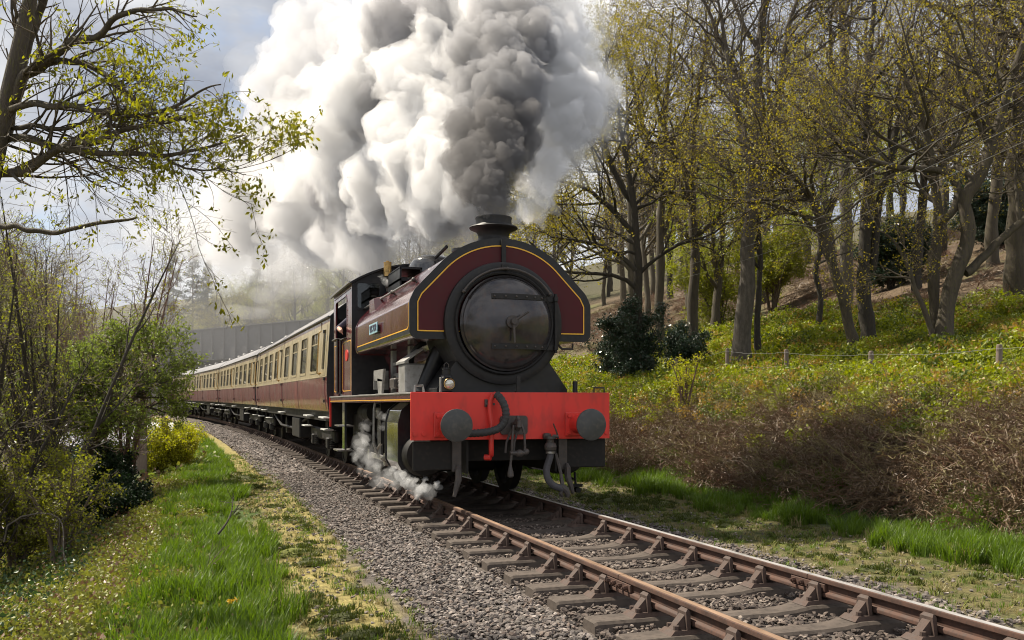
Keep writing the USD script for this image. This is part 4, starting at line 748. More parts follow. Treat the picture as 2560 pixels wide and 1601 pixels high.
obj('deck', bm_(gA, 0, gl, 0.05, 6.45, 5.75, 6.2), m_bridge, br)
for nm, q0, q1, z1 in (('abutment', gl - 3.4, gl + 9, 5.5), ('abutment', -12, 1.2, 5.5)):
    a = obj(nm, bm_(gA, q0, q1, -0.6, 7.2, -3, z1), m_stonewall, br)
    obj('coping', bm_(gA, q0 - 0.1, q1 + 0.1, -0.75, 7.3, z1 + 0.002, z1 + 0.045), m_stonewall, a)
    cs = MB()
    for r_ in range(9):
        for c_ in np.arange(q0 + (r_ % 2) * 0.45, q1 - 0.9, 0.92): cs.v or None; m_ = bm_(gA, c_, c_ + 0.88, -0.64 - RNG.random() * .02, -0.598, z1 - 0.56 * (r_ + 1), z1 - 0.56 * r_ - 0.03, 0.02); cs.add(np.vstack(m_.v), np.vstack(m_.f))
    obj('facing_stones', cs, m_stonewall, a, kind='stuff')
wing = MB().hull([np.r_[gA + gd[:2] * (gl - 3.4) + gn[:2] * n_, z] for n_, z in ((-0.6, -2), (-0.6, 5.4), (-9, -2), (-9, 2.6))] + [np.r_[gA + gd[:2] * (gl - 2.4) + gn[:2] * n_, z] for n_, z in ((-0.6, -2), (-0.6, 5.4), (-9, -2), (-9, 2.6))])
obj('wing_wall', wing, m_stonewall, br)

# ---------------------------------------------------------------- wire fence along the bank top
fpos = [(13.5, y) for y in (10.6, 14.0, 17.48, 20.62, 23.47, 26.47, 30.5)]
labs = ['fence post outside the right edge', 'dark weathered fence post, rightmost on the bank top', 'second fence post from the right, half sunk in bilberry', 'third fence post from the right, below the two slim trunks', 'reddish fence post in front of the broad grey trunk', 'short pale post beside the lime green sapling', 'pale grey post at the foot of the holly, left end of the wire', 'fence post beyond the holly', 'furthest fence post beyond the holly']
ftop = []
for k, (x, y) in enumerate(fpos):
    z = float(terrain(x, y)); top = z + (1.0 if k else 1.0) + 0.06 * math.sin(k * 2.3)
    tgt = {1: 2.42, 2: 2.48, 3: 2.68, 4: 2.86, 5: 2.7, 6: 2.58}.get(k, top); top = tgt
    if k == 0: ftop.append((x, y, top)); continue      # beyond the picture's edge: only the wires run on to it
    p = thing('fence_post', labs[k], 'fence post', (x, y, 0), group='posts of the wire fence')
    lx, ly = 0.03 * math.sin(k * 1.7), 0.02 * math.cos(k)
    obj('post', MB().tube([(0, 0, z - 0.4), (lx * .6, ly * .6, (z + top) / 2), (lx, ly, top - 0.03), (lx, ly, top)], [0.06, 0.058, 0.054, 0.035], 9), m_oldwood, p, smooth=40)
    st = MB()
    for h in (0.08, 0.42, 0.75): st.cyl((lx, ly - 0.062, top - h), (lx - 0.02, ly - 0.062, top - h + 0.012), 0.006, n=6)
    obj('staples', st, m_wire, p)
    ftop.append((x + lx, y + ly, top))
for k, h in enumerate((0.08, 0.42, 0.75)):
    pts = []
    for (a, b) in zip(ftop[:-1], ftop[1:]):
        for t in np.linspace(0, 1, 6)[:-1]: q = np.array(a) * (1 - t) + np.array(b) * t; pts.append((q[0] - 0.0, q[1] - 0.065 * 0, q[2] - h - 0.05 * math.sin(math.pi * t)))
    pts.append((ftop[-1][0], ftop[-1][1], ftop[-1][2] - h))
    pts = np.array(pts); pts[:, 0] -= 0.066
    obj('fence_wire', MB().tube(pts, 0.0035, 4), m_wire, None, smooth=True, label=['top', 'middle', 'bottom'][k] + ' strand of the wire fence on the bank', cat='fence wire', group='fence wires')
# overhead wires slanting down through the wood
for k, (a, b) in enumerate((((2700, 135), (1690, 585)), ((2700, 165), (1690, 640)), ((2700, 235), (1690, 672)), ((2700, 290), (1690, 700)))):
    p0, p1 = at_depth(*a, 13.0), at_depth(*b, 34.0); t = np.linspace(0, 1, 30)[:, None]
    q = p0 * (1 - t) + p1 * t; q[:, 2] -= 0.25 * np.sin(math.pi * t[:, 0])
    obj('overhead_wire', MB().tube(q, 0.003, 5), m_wire, None, smooth=True, label=['topmost', 'second', 'third', 'lowest'][k] + ' of the four pale wires slanting through the trees at right', cat='wire', group='overhead wires')
# ---------------------------------------------------------------- trees: trunk, limbs, branches, twigs and spring leaves
def tubes(P_, R_, n=3):
    "many polylines with k points each as one set of thin tubes"
    N, k, _ = P_.shape; t = np.gradient(P_, axis=1); t /= np.linalg.norm(t, axis=2, keepdims=True) + 1e-12
    ref = np.where(np.abs(t[:, :1, 2:]) < 0.9, [0, 0, 1.0], [1.0, 0, 0]); u = np.cross(t, np.broadcast_to(ref, t.shape)); u /= np.linalg.norm(u, axis=2, keepdims=True) + 1e-12; w = np.cross(t, u)
    a = np.arange(n) * 2 * np.pi / n
    V = P_[:, :, None] + R_[:, :, None, None] * (np.cos(a)[:, None] * u[:, :, None] + np.sin(a)[:, None] * w[:, :, None])
    b = np.arange(N)[:, None, None] * (k * n); i, j = np.meshgrid(np.arange(k - 1), np.arange(n), indexing='ij'); j2 = (j + 1) % n
    q = np.stack([i * n + j, i * n + j2, (i + 1) * n + j2, (i + 1) * n + j], -1).reshape(1, -1, 4) + b
    return V.reshape(-1, 3), q.reshape(-1, 4)
def sprout(rg, par, rad, c, t0, t1, length, ang, up=0.0, k=5, wob=0.15, lenfall=0.5, flat=0.0, rfac=0.55):
    "children of polylines: c per parent between t0 and t1 of its length"
    N, kp, _ = par.shape; idx = np.repeat(np.arange(N), c); n = len(idx)
    t = t0 + (t1 - t0) * (np.tile(np.arange(c), N) + rg.random(n)) / c
    f = t * (kp - 1); i0 = np.minimum(f.astype(int), kp - 2); fr = (f - i0)[:, None]
    p = par[idx, i0] * (1 - fr) + par[idx, i0 + 1] * fr; d = par[idx, i0 + 1] - par[idx, i0]; d /= np.linalg.norm(d, axis=1, keepdims=True) + 1e-9
    r0 = rad[idx, i0] * (1 - fr[:, 0]) + rad[idx, i0 + 1] * fr[:, 0]
    q = rg.normal(size=(n, 3)); q[:, 2] *= 1 - flat; q -= d * (q * d).sum(1, keepdims=True); q /= np.linalg.norm(q, axis=1, keepdims=True) + 1e-9
    a = np.radians(ang) * (0.75 + 0.5 * rg.random(n))[:, None]; dr = np.cos(a) * d + np.sin(a) * q
    L = length * (0.65 + 0.7 * rg.random(n)) * (1 - lenfall * t)
    st = (L / (k - 1))[:, None]; out = [p]
    for s in range(k - 1):
        dr = dr + wob * rg.normal(size=(n, 3)) + np.array([0, 0, up]); dr /= np.linalg.norm(dr, axis=1, keepdims=True)
        out.append(out[-1] + dr * st)
    P_ = np.stack(out, 1); R_ = np.minimum(r0 * rfac, 0.035 * L ** 1.05 + 0.002)[:, None] * np.linspace(1, 0.35, k)[None]
    return P_, R_
def leaves(rg, pos, per, size, spread, droop=0.0, asp=0.55):
    "small two-triangle leaves round the given points"
    p = np.repeat(pos, per, 0); n = len(p); p = p + rg.normal(size=(n, 3)) * spread
    a = rg.normal(size=(n, 3)); a[:, 2] -= droop; a /= np.linalg.norm(a, axis=1, keepdims=True) + 1e-9
    b = np.cross(a, rg.normal(size=(n, 3))); b /= np.linalg.norm(b, axis=1, keepdims=True) + 1e-9; c = np.cross(a, b)
    s = (size * (0.6 + 0.8 * rg.random(n)))[:, None]
    V = np.stack([p, p + a * s * 0.5 + b * s * asp * 0.5 + c * s * 0.08, p + a * s, p + a * s * 0.5 - b * s * asp * 0.5 + c * s * 0.08], 1).reshape(-1, 3)
    q = np.arange(n)[:, None] * 4
    return V, np.vstack([q + [0, 1, 2], q + [0, 2, 3]])
def along(P_, ts):
    k = P_.shape[1]; out = []
    for t in ts:
        f = t * (k - 1); i = min(int(f), k - 2); out.append(P_[:, i] * (1 - (f - i)) + P_[:, i + 1] * (f - i))
    return np.concatenate(out)
def resample(pts, k): return spline(pts, k)
def make_tree(seed, stems, H=1.0, limbs=9, t0=0.35, limb_len=5.0, limb_ang=55, branches=7, blen=2.2, twigs=7, tlen=0.9, twiglets=2, sl=0.4, leaf=0.07, per=2, spread=0.05, up=0.05, leaf_t=(0.6, 1.0), wob=0.17, droop=0.2, leaf_keep=1.0, sides=10, flat=0.25):
    "stems: [(points, radii)]; returns the meshes of trunk, branches, twigs and leaves"
    rg = np.random.default_rng(seed); tr = MB(); K = 14
    sp, sr = [], []
    for pts, rad in stems:
        q = resample(pts, K); r = np.interp(np.linspace(0, 1, K), np.linspace(0, 1, len(rad)), rad)
        q[1:-1] += rg.normal(size=(K - 2, 3)) * r[1:-1, None] * 0.12
        fine = spline(q, 30); rf = np.interp(np.linspace(0, 1, 30), np.linspace(0, 1, K), r) * (1 + 0.07 * rg.normal(size=30))
        tr.tube(fine, rf, sides); sp.append(q); sr.append(r)
    sp, sr = np.array(sp), np.array(sr)
    l1, r1 = sprout(rg, sp, sr, limbs, t0, 1.0, limb_len, limb_ang, up, 9, wob, 0.45, flat)
    l2, r2 = sprout(rg, l1, r1, branches, 0.2, 1.0, blen, 48, up * 0.6, 6, wob * 1.2, 0.45, flat)
    l2b, r2b = sprout(rg, sp, sr, max(limbs // 2, 2), min(t0 + .1, .9), 1.0, blen, 60, up, 6, wob, 0.4)
    l2 = np.concatenate([l2, l2b]); r2 = np.concatenate([r2, r2b])
    l3, r3 = sprout(rg, l2, r2, twigs, 0.15, 1.0, tlen, 45, up * 0.4, 4, wob * 1.3, 0.4)
    l4, r4 = sprout(rg, l3, r3, twiglets, 0.2, 1.0, sl, 42, 0.0, 3, wob, 0.3)
    r3 = np.maximum(r3, 0.004); r4 = np.maximum(r4, 0.003)
    bm2 = MB(); bm2.add(*tubes(l1, r1, 6)); bm2.add(*tubes(l2, r2, 4))
    tw = MB(); tw.add(*tubes(l3, r3, 3)); tw.add(*tubes(l4, r4, 3))
    pos = np.concatenate([along(l4, leaf_t), along(l3, (0.7, 1.0))])
    if leaf_keep < 1: pos = pos[rg.random(len(pos)) < leaf_keep]
    lf = leaves(rg, pos, per, leaf, spread, droop)
    return tr, bm2, tw, lf
def put_tree(name, label, cat, meshes, bark, twig, leafm, group=None, loc=(0, 0, 0), crown='leaves', rotz=0.0):
    t = thing(name, label, cat, loc, rotz, group); tr, br_, tw, lf = meshes
    obj('trunk', tr, bark, t, smooth=True); obj('branches', br_, bark, t, smooth=True); obj('twigs', tw, twig, t)
    if lf is not None and len(lf[0]): obj(crown, lf, leafm, t)
    return t
D_ = 1.0587
def stem_px(pts, Z, foot=None, r0=None):
    "photo points (in the 2418 px wide view) at depth Z as a stem that starts in the ground"
    q = np.array([at_depth(x * D_, y * D_, Z + dz) for x, y, dz in [(p + (0,))[:3] for p in pts]])
    g = float(terrain(q[0, 0], q[0, 1])); f = q[0].copy(); f[2] = min(g, q[0, 2]) - 0.3
    if foot is False: return q
    if abs(f[2] - q[0, 2]) > 0.15: q = np.vstack([f, q])
    else: q[0] = f
    return q
def tree_px(name, label, seed, stems, bark=m_bark, leafm=m_leaf_yellow, cat='tree', group=None, twig=m_twig, **kw):
    S = [(stem_px(p, Z, None if k == 0 or p[0][1] > 770 else False), [q * 0.86 for q in r]) for k, (p, Z, r) in enumerate(stems)]
    return put_tree(name, label, cat, make_tree(seed, S, **kw), bark, twig, leafm, group)
# the wood on the right: trees one can tell apart
tree_px('oak_tree', 'broad pale trunk standing just behind the reddish fence post, tallest of the wood', 11,
        [([(1752, 850), (1756, 760), (1762, 690), (1768, 600), (1774, 500), (1784, 380), (1788, 250), (1796, 100), (1810, -60), (1815, -160)], 29.0, [0.42, 0.3, 0.27, 0.25, 0.24, 0.22, 0.19, 0.15, 0.1, 0.05]),
         ([(1784, 400), (1830, 280), (1850, 130), (1900, -30)], 29.0, [0.15, 0.13, 0.1, 0.05]), ([(1780, 420), (1745, 300), (1720, 150), (1690, -20)], 28.5, [0.13, 0.11, 0.08, 0.04])],
        bark=m_barkpale, leafm=m_leaf_olive, limbs=9, t0=0.3, limb_len=4.2, leaf=0.06, up=0.08, per=2, leaf_keep=0.28)
tree_px('oak_tree', 'thin dark ivy-clad stem close to the right of the broad pale trunk', 12, [([(1791, 850), (1788, 760), (1795, 640), (1790, 520), (1792, 430), (1800, 330)], 30.0, [0.13, 0.11, 0.1, 0.1, 0.08, 0.04])], bark=m_barkdark, limbs=5, t0=0.4, limb_len=2.2, branches=4, blen=1.2, twigs=5, per=1)
tree_px('oak_tree', 'slim trunk leaning to the left, left one of the pair in the bilberry', 13,
        [([(2012, 812), (2003, 760), (1988, 700), (1965, 620), (1948, 560), (1925, 490), (1895, 440), (1850, 400), (1800, 370), (1740, 330)], 25.5, [0.22, 0.17, 0.155, 0.15, 0.13, 0.12, 0.1, 0.09, 0.07, 0.04])],
        leafm=m_leaf_yellow, limbs=13, t0=0.5, limb_len=4.4, leaf=0.062, up=0.04, per=3, leaf_keep=0.5)
tree_px('oak_tree', 'straight dark trunk forking above head height, right one of the pair in the bilberry', 14,
        [([(2046, 805), (2047, 740), (2040, 660), (2045, 580), (2052, 500), (2050, 400), (2042, 300), (2050, 180), (2060, 60), (2070, -80)], 26.5, [0.3, 0.22, 0.2, 0.19, 0.16, 0.15, 0.13, 0.1, 0.07, 0.04]),
         ([(2058, 640), (2068, 560), (2076, 480), (2100, 380), (2130, 250), (2180, 120)], 26.5, [0.13, 0.12, 0.11, 0.1, 0.07, 0.03])],
        bark=m_barkdark, leafm=m_leaf_yellow, limbs=9, t0=0.42, limb_len=4.4, leaf=0.064, per=3, leaf_keep=0.5)
tree_px('oak_tree', 'big twin-stemmed mossy tree with a limb reaching right, in the bilberry at right', 15,
        [([(2230, 805), (2236, 740), (2250, 680), (2272, 600), (2288, 530), (2282, 480), (2275, 455), (2300, 430), (2330, 380), (2355, 300), (2390, 180), (2440, 40)], 22.5, [0.33, 0.25, 0.22, 0.2, 0.18, 0.17, 0.16, 0.15, 0.13, 0.11, 0.08, 0.04]),
         ([(2218, 790), (2206, 720), (2204, 640), (2212, 560), (2216, 510), (2205, 420), (2190, 330), (2160, 240), (2120, 150)], 23.0, [0.2, 0.16, 0.15, 0.14, 0.12, 0.11, 0.1, 0.07, 0.04]),
         ([(2280, 645), (2320, 610), (2370, 560), (2400, 535), (2450, 490), (2520, 440)], 22.5, [0.13, 0.11, 0.1, 0.09, 0.07, 0.04]), ([(2216, 520), (2260, 470), (2250, 420), (2180, 400), (2060, 380), (1990, 340)], 22.7, [0.11, 0.1, 0.09, 0.08, 0.06, 0.03])],
        leafm=m_leaf_yellow, limbs=8, t0=0.5, limb_len=3.8, leaf=0.055, per=3, leaf_keep=0.5)
tree_px('oak_tree', 'slim crooked stem leaning left against the foot of the twin-stemmed tree', 16, [([(2196, 770), (2182, 730), (2165, 690), (2148, 640), (2130, 600), (2100, 560), (2075, 545)], 22.5, [0.09, 0.075, 0.07, 0.065, 0.055, 0.04, 0.02])], limbs=6, t0=0.5, limb_len=1.6, branches=4, blen=0.9, twigs=5, tlen=0.5, per=2, leaf=0.05)
tree_px('oak_tree', 'massive mossy-footed trunk cut by the right edge of the picture', 17, [([(2398, 715), (2398, 640), (2400, 520), (2404, 380), (2408, 220), (2420, 60), (2430, -100)], 27.5, [0.5, 0.34, 0.31, 0.29, 0.26, 0.2, 0.1])], leafm=m_leaf_olive, limbs=12, t0=0.4, limb_len=5.0, leaf=0.065, per=2, leaf_keep=0.35)
tree_px('oak_tree', 'grey trunk rising out of the holly, left of the broad pale trunk', 18, [([(1640, 830), (1638, 740), (1638, 640), (1636, 520), (1632, 400), (1640, 280), (1660, 150), (1690, 40)], 33.0, [0.26, 0.22, 0.2, 0.19, 0.16, 0.12, 0.08, 0.04]), ([(1636, 480), (1600, 380), (1560, 280), (1540, 180)], 33, [0.13, 0.1, 0.07, 0.03])], leafm=m_leaf_yellow, limbs=10, t0=0.35, limb_len=4.6, leaf=0.065, per=3, leaf_keep=0.5)
tree_px('oak_tree', 'wide yellow-budded tree with an ivy-dark trunk, nearest the smoke', 19, [([(1506, 830), (1504, 740), (1506, 650), (1500, 540), (1490, 440), (1470, 330), (1460, 240)], 31.0, [0.22, 0.18, 0.16, 0.15, 0.12, 0.09, 0.04]), ([(1502, 560), (1430, 480), (1370, 440), (1310, 430)], 31, [0.11, 0.1, 0.07, 0.03]), ([(1495, 480), (1440, 380), (1420, 270), (1425, 160)], 31.5, [0.1, 0.09, 0.06, 0.03]), ([(1500, 640), (1440, 590), (1370, 570), (1300, 560)], 30.5, [0.09, 0.08, 0.06, 0.03])],
        bark=m_barkdark, leafm=m_leaf_yellow, limbs=8, t0=0.3, limb_len=3.6, leaf=0.065, per=4, leaf_keep=0.8)
tree_px('oak_tree', 'dark ivy-clad trunk behind the pair and the twin-stemmed tree', 20, [([(2166, 650), (2168, 580), (2176, 500), (2182, 430), (2190, 330), (2200, 200), (2220, 80)], 36.0, [0.26, 0.2, 0.19, 0.17, 0.14, 0.1, 0.05])], bark=m_barkdark, leafm=m_leaf_olive, limbs=11, t0=0.35, limb_len=4.5, leaf=0.07, per=2, leaf_keep=0.35)
tree_px('beech_tree', 'tall smooth grey trunk behind the leaning slim trunk', 21, [([(1996, 790), (1997, 690), (1999, 560), (1996, 420), (1992, 280), (1990, 120), (1985, -60)], 37.0, [0.34, 0.29, 0.27, 0.25, 0.22, 0.17, 0.1])], bark=m_barkpale, leafm=m_leaf_olive, limbs=14, t0=0.4, limb_len=5.2, leaf=0.07, per=2, leaf_keep=0.3)
tree_px('oak_tree', 'thin twisted dark tree between the grey trunk and the slim pair', 22, [([(1934, 760), (1938, 700), (1926, 640), (1938, 580), (1930, 520), (1950, 420), (1960, 300)], 33.0, [0.13, 0.11, 0.1, 0.09, 0.08, 0.06, 0.03])], bark=m_barkdark, leafm=m_leaf_fresh, limbs=10, t0=0.3, limb_len=3.0, branches=5, leaf=0.065, per=3, leaf_keep=0.6)
tree_px('tall_tree', 'slender tree with fine upright branches at the left end of the wood', 23, [([(1560, 830), (1558, 650), (1562, 480), (1570, 300), (1580, 150), (1590, 20)], 38.0, [0.24, 0.2, 0.17, 0.13, 0.09, 0.04]), ([(1562, 450), (1520, 300), (1490, 180), (1470, 90)], 38, [0.12, 0.09, 0.06, 0.03])], leafm=m_leaf_olive, limbs=13, t0=0.3, limb_len=4.6, leaf=0.07, up=0.12, per=2, leaf_keep=0.4)
# background wood: three kinds, repeated
bgs = []
for k, (nm, lm, bk, kw) in enumerate((('woodland_tree', m_leaf_olive, m_bark, dict(per=2, leaf=0.1, leaf_keep=0.3)), ('woodland_tree', m_leaf_yellow, m_barkdark, dict(per=2, leaf=0.1, leaf_keep=0.3)), ('woodland_tree', m_leaf_fresh, m_bark, dict(per=3, leaf=0.12, leaf_keep=0.8)))):
    h = (14.0, 12.0, 9.5)[k]; rg = np.random.default_rng(60 + k)
    st = [([(0, 0, -0.6), (0.1, 0.05, h * 0.25), (0.0, 0.3, h * 0.5), (0.3, 0.2, h * 0.78), (0.3, 0.3, h)], [0.26, 0.2, 0.16, 0.1, 0.03])]
    if k: st.append(([(0, 0, h * 0.3), (0.8, -0.5, h * 0.5), (1.4, -1.0, h * 0.75), (1.7, -1.2, h * 0.92)], [0.13, 0.1, 0.07, 0.02]))
    bgs.append((make_tree(60 + k, st, limbs=14 if not k else 10, t0=0.25, limb_len=4.4, branches=6, twigs=5, twiglets=kw.pop('twiglets', 2), sl=0.5, spread=0.1, **kw), bk, lm))
bglab = ['grey-brown budding tree of the wood on the slope behind', 'yellow budding tree of the wood on the slope behind', 'fresh green tree of the wood on the slope behind']
bsrc = [None] * 3; nbg = 0
rg = np.random.default_rng(5)
spots = []
for _try in range(6000):
    if len(spots) >= 58: break
    u, l = rg.uniform(15, 58), rg.uniform(6, 118)
    if l > 60 and rg.random() < 0.35: continue
    x, y = [float(q) for q in track_xy(l, u)]
    X, Zc = x * CY - y * SY, x * SY + y * CY; px = 1280 + FPX * X / Zc
    if Zc < 33 or px < 1180 or px > 2680: continue
    if u < 24 and Zc < 39: continue
    if all(math.hypot(x - a, y - b) > 3.4 for a, b, _ in spots): spots.append((x, y, px))
for x, y, px in spots:
    k = int(rg.choice(3, p=[0.5, 0.3, 0.2])); loc = (x, y, float(terrain(x, y)) - 0.1); sc = rg.uniform(0.8, 1.15); rz = rg.uniform(0, 6.28)
    if bsrc[k] is None: t = put_tree('woodland_tree', bglab[k], 'tree', bgs[k][0], bgs[k][1], m_twig, bgs[k][2], 'trees of the wood on the slope, ' + ['grey-brown', 'yellow', 'green'][k], loc, rotz=rz); bsrc[k] = t.GetPath()
    else: copy_of(bsrc[k], 'woodland_tree', bglab[k], 'tree', 'trees of the wood on the slope, ' + ['grey-brown', 'yellow', 'green'][k], loc, rz, sc)
# the hill behind the bridge
far = []
for _try in range(4000):
    if len(far) >= 125: break
    px, Z = rg.uniform(-60, 1250), rg.uniform(104, 190)
    if len(far) >= 95: px, Z = rg.uniform(-60, 460), rg.uniform(58, 135)
    q = at_depth(px, 1010, Z); x, y = q[0], q[1]
    l, u = [float(a) for a in track_lu(x, y)]
    if abs(u) < 7 or (Z < 104 and u > -13): continue
    if all(math.hypot(x - a, y - b) > 3.2 for a, b in far): far.append((x, y))
for x, y in far:
    k = int(rg.choice(3, p=[0.45, 0.25, 0.3])); 
    copy_of(bsrc[k], 'hill_tree', ['bare brown', 'yellow budding', 'pale green'][k] + ' tree on the hill behind the bridge', 'tree', 'trees on the hill behind the bridge, ' + ['brown', 'yellow', 'green'][k], (x, y, float(terrain(x, y)) - 0.2), rg.uniform(0, 6.28), rg.uniform(0.75, 1.1))
# conifers on the skyline
def conifer(seed, h):
    rg = np.random.default_rng(seed); tr = MB().tube([(0, 0, -0.5), (0, 0, h * 0.5), (0, 0, h)], [0.2, 0.12, 0.02], 8)
    sp = spline([(0, 0, 0.6), (0, 0, h * 0.5), (0, 0, h)], 12)[None]; sr = np.linspace(0.18, 0.02, 12)[None]
    P_, R_ = sprout(rg, sp, sr, 130, 0.08, 0.99, h * 0.21, 88, -0.05, 6, 0.05, 0.97); 
    l2, r2 = sprout(rg, P_, R_, 7, 0.2, 1.0, 0.45, 50, -0.06, 3, 0.1, 0.4, 0.7)
    b = MB().add(*tubes(P_, R_, 3)); lf = leaves(rg, along(l2, (0.2, 0.5, 0.8, 1)), 3, 0.26, 0.05, 0.6, 0.3); return tr, b, lf
con = None
for k, (px, py, Z, lab) in enumerate(((482, 612, 150, 'tall pointed conifer on the skyline left of the smoke'), (433, 608, 152, 'slightly lower conifer beside the pointed one on the skyline'), (640, 640, 160, 'misty conifer on the ridge, in the drifting smoke'), (520, 650, 158, 'small conifer on the ridge right of the pointed one'))):
    q = at_depth(px, 1010, Z); z = float(terrain(q[0], q[1])); top = EYE + (VPY - py) / FPX * Z; h = max(top - z, 4)
    t = thing('conifer_tree', lab, 'conifer', (q[0], q[1], z)); tr, b, lf = conifer(80 + k, h); obj('trunk', tr, m_barkdark, t, smooth=True); obj('branches', b, m_barkdark, t); obj('needles', lf, m_leaf_ivy, t)

# ---------------------------------------------------------------- left: the bough tree in the foreground
def bough(px_pts, Z0, Z1, rad):
    n = len(px_pts); return (np.array([at_depth((x if x < 120 else 120 + (x - 120) * 0.86) * D_, y * D_, Z0 + (Z1 - Z0) * i / (n - 1)) for i, (x, y) in enumerate(px_pts)]), [q * 0.72 for q in rad])
BR_ = 0.72
bt = [(np.vstack([[at_depth(-210, 1010, 8.8)[0], at_depth(-210, 1010, 8.8)[1], -2.0], at_depth(-150, 900, 8.8), at_depth(-60, 600, 8.7), at_depth(10, 290, 8.6), at_depth(48, 120, 8.6), at_depth(80, -20, 8.6), at_depth(110, -160, 8.6)]), [0.2, 0.165, 0.125, 0.105, 0.085, 0.07, 0.05])]
boughs = [bough([(8, 330), (45, 180), (75, 60), (105, -20), (140, -120)], 8.8, 8.8, [0.075, 0.07, 0.06, 0.05, 0.03]),
          bough([(30, 240), (80, 165), (150, 120), (260, 75), (330, 30), (420, 20), (520, 40)], 8.6, 7.8, [0.07, 0.062, 0.052, 0.04, 0.03, 0.02, 0.008]),
          bough([(45, 190), (130, 150), (240, 160), (300, 200), (420, 265), (560, 290)], 8.6, 8.0, [0.045, 0.04, 0.034, 0.028, 0.02, 0.008]),
          bough([(25, 260), (120, 250), (250, 262), (380, 275), (490, 235), (585, 200)], 8.5, 7.6, [0.045, 0.04, 0.034, 0.026, 0.018, 0.007]),
          bough([(-40, 330), (60, 300), (160, 300), (280, 265), (330, 260)], 8.8, 8.2, [0.04, 0.032, 0.025, 0.015, 0.008]),
          bough([(-60, 440), (20, 410), (90, 380), (180, 340), (240, 330), (330, 305), (450, 285), (560, 262)], 8.9, 7.7, [0.06, 0.055, 0.05, 0.042, 0.036, 0.028, 0.018, 0.007]),
          bough([(-60, 330), (0, 328), (110, 337), (200, 352), (300, 360), (400, 365), (480, 362), (580, 340), (655, 318)], 8.9, 7.4, [0.055, 0.05, 0.046, 0.042, 0.036, 0.028, 0.022, 0.014, 0.006]),
          bough([(0, 405), (100, 375), (170, 340), (240, 300), (330, 300), (420, 280), (520, 240)], 8.8, 7.9, [0.04, 0.036, 0.03, 0.024, 0.018, 0.012, 0.006]),
          bough([(380, 364), (430, 372), (480, 395), (540, 402), (600, 402), (640, 410), (655, 412)], 8.0, 7.5, [0.02, 0.016, 0.013, 0.011, 0.009, 0.007, 0.004]),
          bough([(90, 372), (180, 388), (230, 430), (270, 440)], 8.8, 8.5, [0.025, 0.02, 0.014, 0.006]),
          bough([(-30, 530), (50, 540), (150, 548), (200, 535), (270, 525), (358, 513)], 9.4, 8.8, [0.035, 0.034, 0.032, 0.028, 0.024, 0.014])]
def bough_tree():
    rg = np.random.default_rng(33); tr = MB(); br_ = MB(); K = 16; P0, R0 = [], []
    for pts, rad in bt: q = spline(pts, 40); tr.tube(q, np.interp(np.linspace(0, 1, 40), np.linspace(0, 1, len(rad)), rad), 12)
    for i, (pts, rad) in enumerate(boughs):
        q = spline(pts, K); r = np.interp(np.linspace(0, 1, K), np.linspace(0, 1, len(rad)), rad); q[1:] += rg.normal(size=(K - 1, 3)) * r[1:, None] * 0.5
        f = spline(q, 48); br_.tube(f, np.interp(np.linspace(0, 1, 48), np.linspace(0, 1, K), r), 8)
        if i < 10: P0.append(q); R0.append(r)
    P0, R0 = np.array(P0), np.array(R0)
    a1, r1 = sprout(rg, P0, R0, 9, 0.08, 0.8, 0.95, 36, 0.03, 8, 0.1, 0.75, 0.2, 0.42); a2, r2 = sprout(rg, a1, r1, 4, 0.25, 1.0, 0.5, 38, 0.02, 6, 0.13, 0.3)
    a3, r3 = sprout(rg, a2, r2, 3, 0.3, 1.0, 0.2, 40, 0.02, 4, 0.12, 0.3); b1, q1 = sprout(rg, P0, R0, 16, 0.2, 1.0, 0.32, 45, 0.02, 6, 0.14, 0.2)
    r2 = np.maximum(r2, 0.0022); r3 = np.maximum(r3, 0.0014)
    br_.add(*tubes(a1, np.maximum(r1, .003), 6)); tw = MB().add(*tubes(a2, r2, 4)); tw.add(*tubes(a3, r3, 3)); tw.add(*tubes(b1, np.maximum(q1, .0018), 3))
    tips = np.concatenate([along(a3, (0.55, 1.0)), along(a2, (0.75, 1.0)), along(b1, (0.7, 1.0)), along(a1, (1.0,))])
    # leaves crowd towards the outer ends on the right
    X = tips @ np.array([CY, -SY, 0]); keep = rg.random(len(tips)) < np.clip(0.06 + (X + 4.4) * 0.27, 0.08, 0.75)
    return tr, br_, tw, leaves(rg, tips[keep], 5, 0.046, 0.018, 0.9, 0.42)
put_tree('overhanging_tree', 'foreground tree at the left edge whose leafy boughs reach across the sky', 'tree', bough_tree(), m_bark, m_twig, m_leaf_maple)
# bare multi-stemmed shrubs behind it
def coppice(seed, n, h, lean, spread, leafk=0.25):
    rg = np.random.default_rng(seed); st = []
    for i in range(n):
        a = rg.uniform(0, 6.28); o = np.array([math.cos(a), math.sin(a), 0]); hh = h * rg.uniform(0.6, 1.0); d = lean * rg.uniform(0.3, 1.0)
        st.append(([o * 0.1 + [0, 0, -0.3], o * (0.15 + d * 0.25) + [0, 0, hh * 0.33], o * (0.2 + d * 0.6) + [0, 0, hh * 0.67], o * (0.25 + d) + [0, 0, hh]], [0.055, 0.042, 0.028, 0.008]))
    return make_tree(seed, st, limbs=7, t0=0.15, limb_len=h * 0.22, limb_ang=26, branches=5, blen=h * 0.1, twigs=4, tlen=0.35, twiglets=2, sl=0.16, leaf=0.045, per=1, spread=0.02, up=0.1, leaf_keep=leafk + 0.25, wob=0.08, sides=6, flat=0)
cops = []
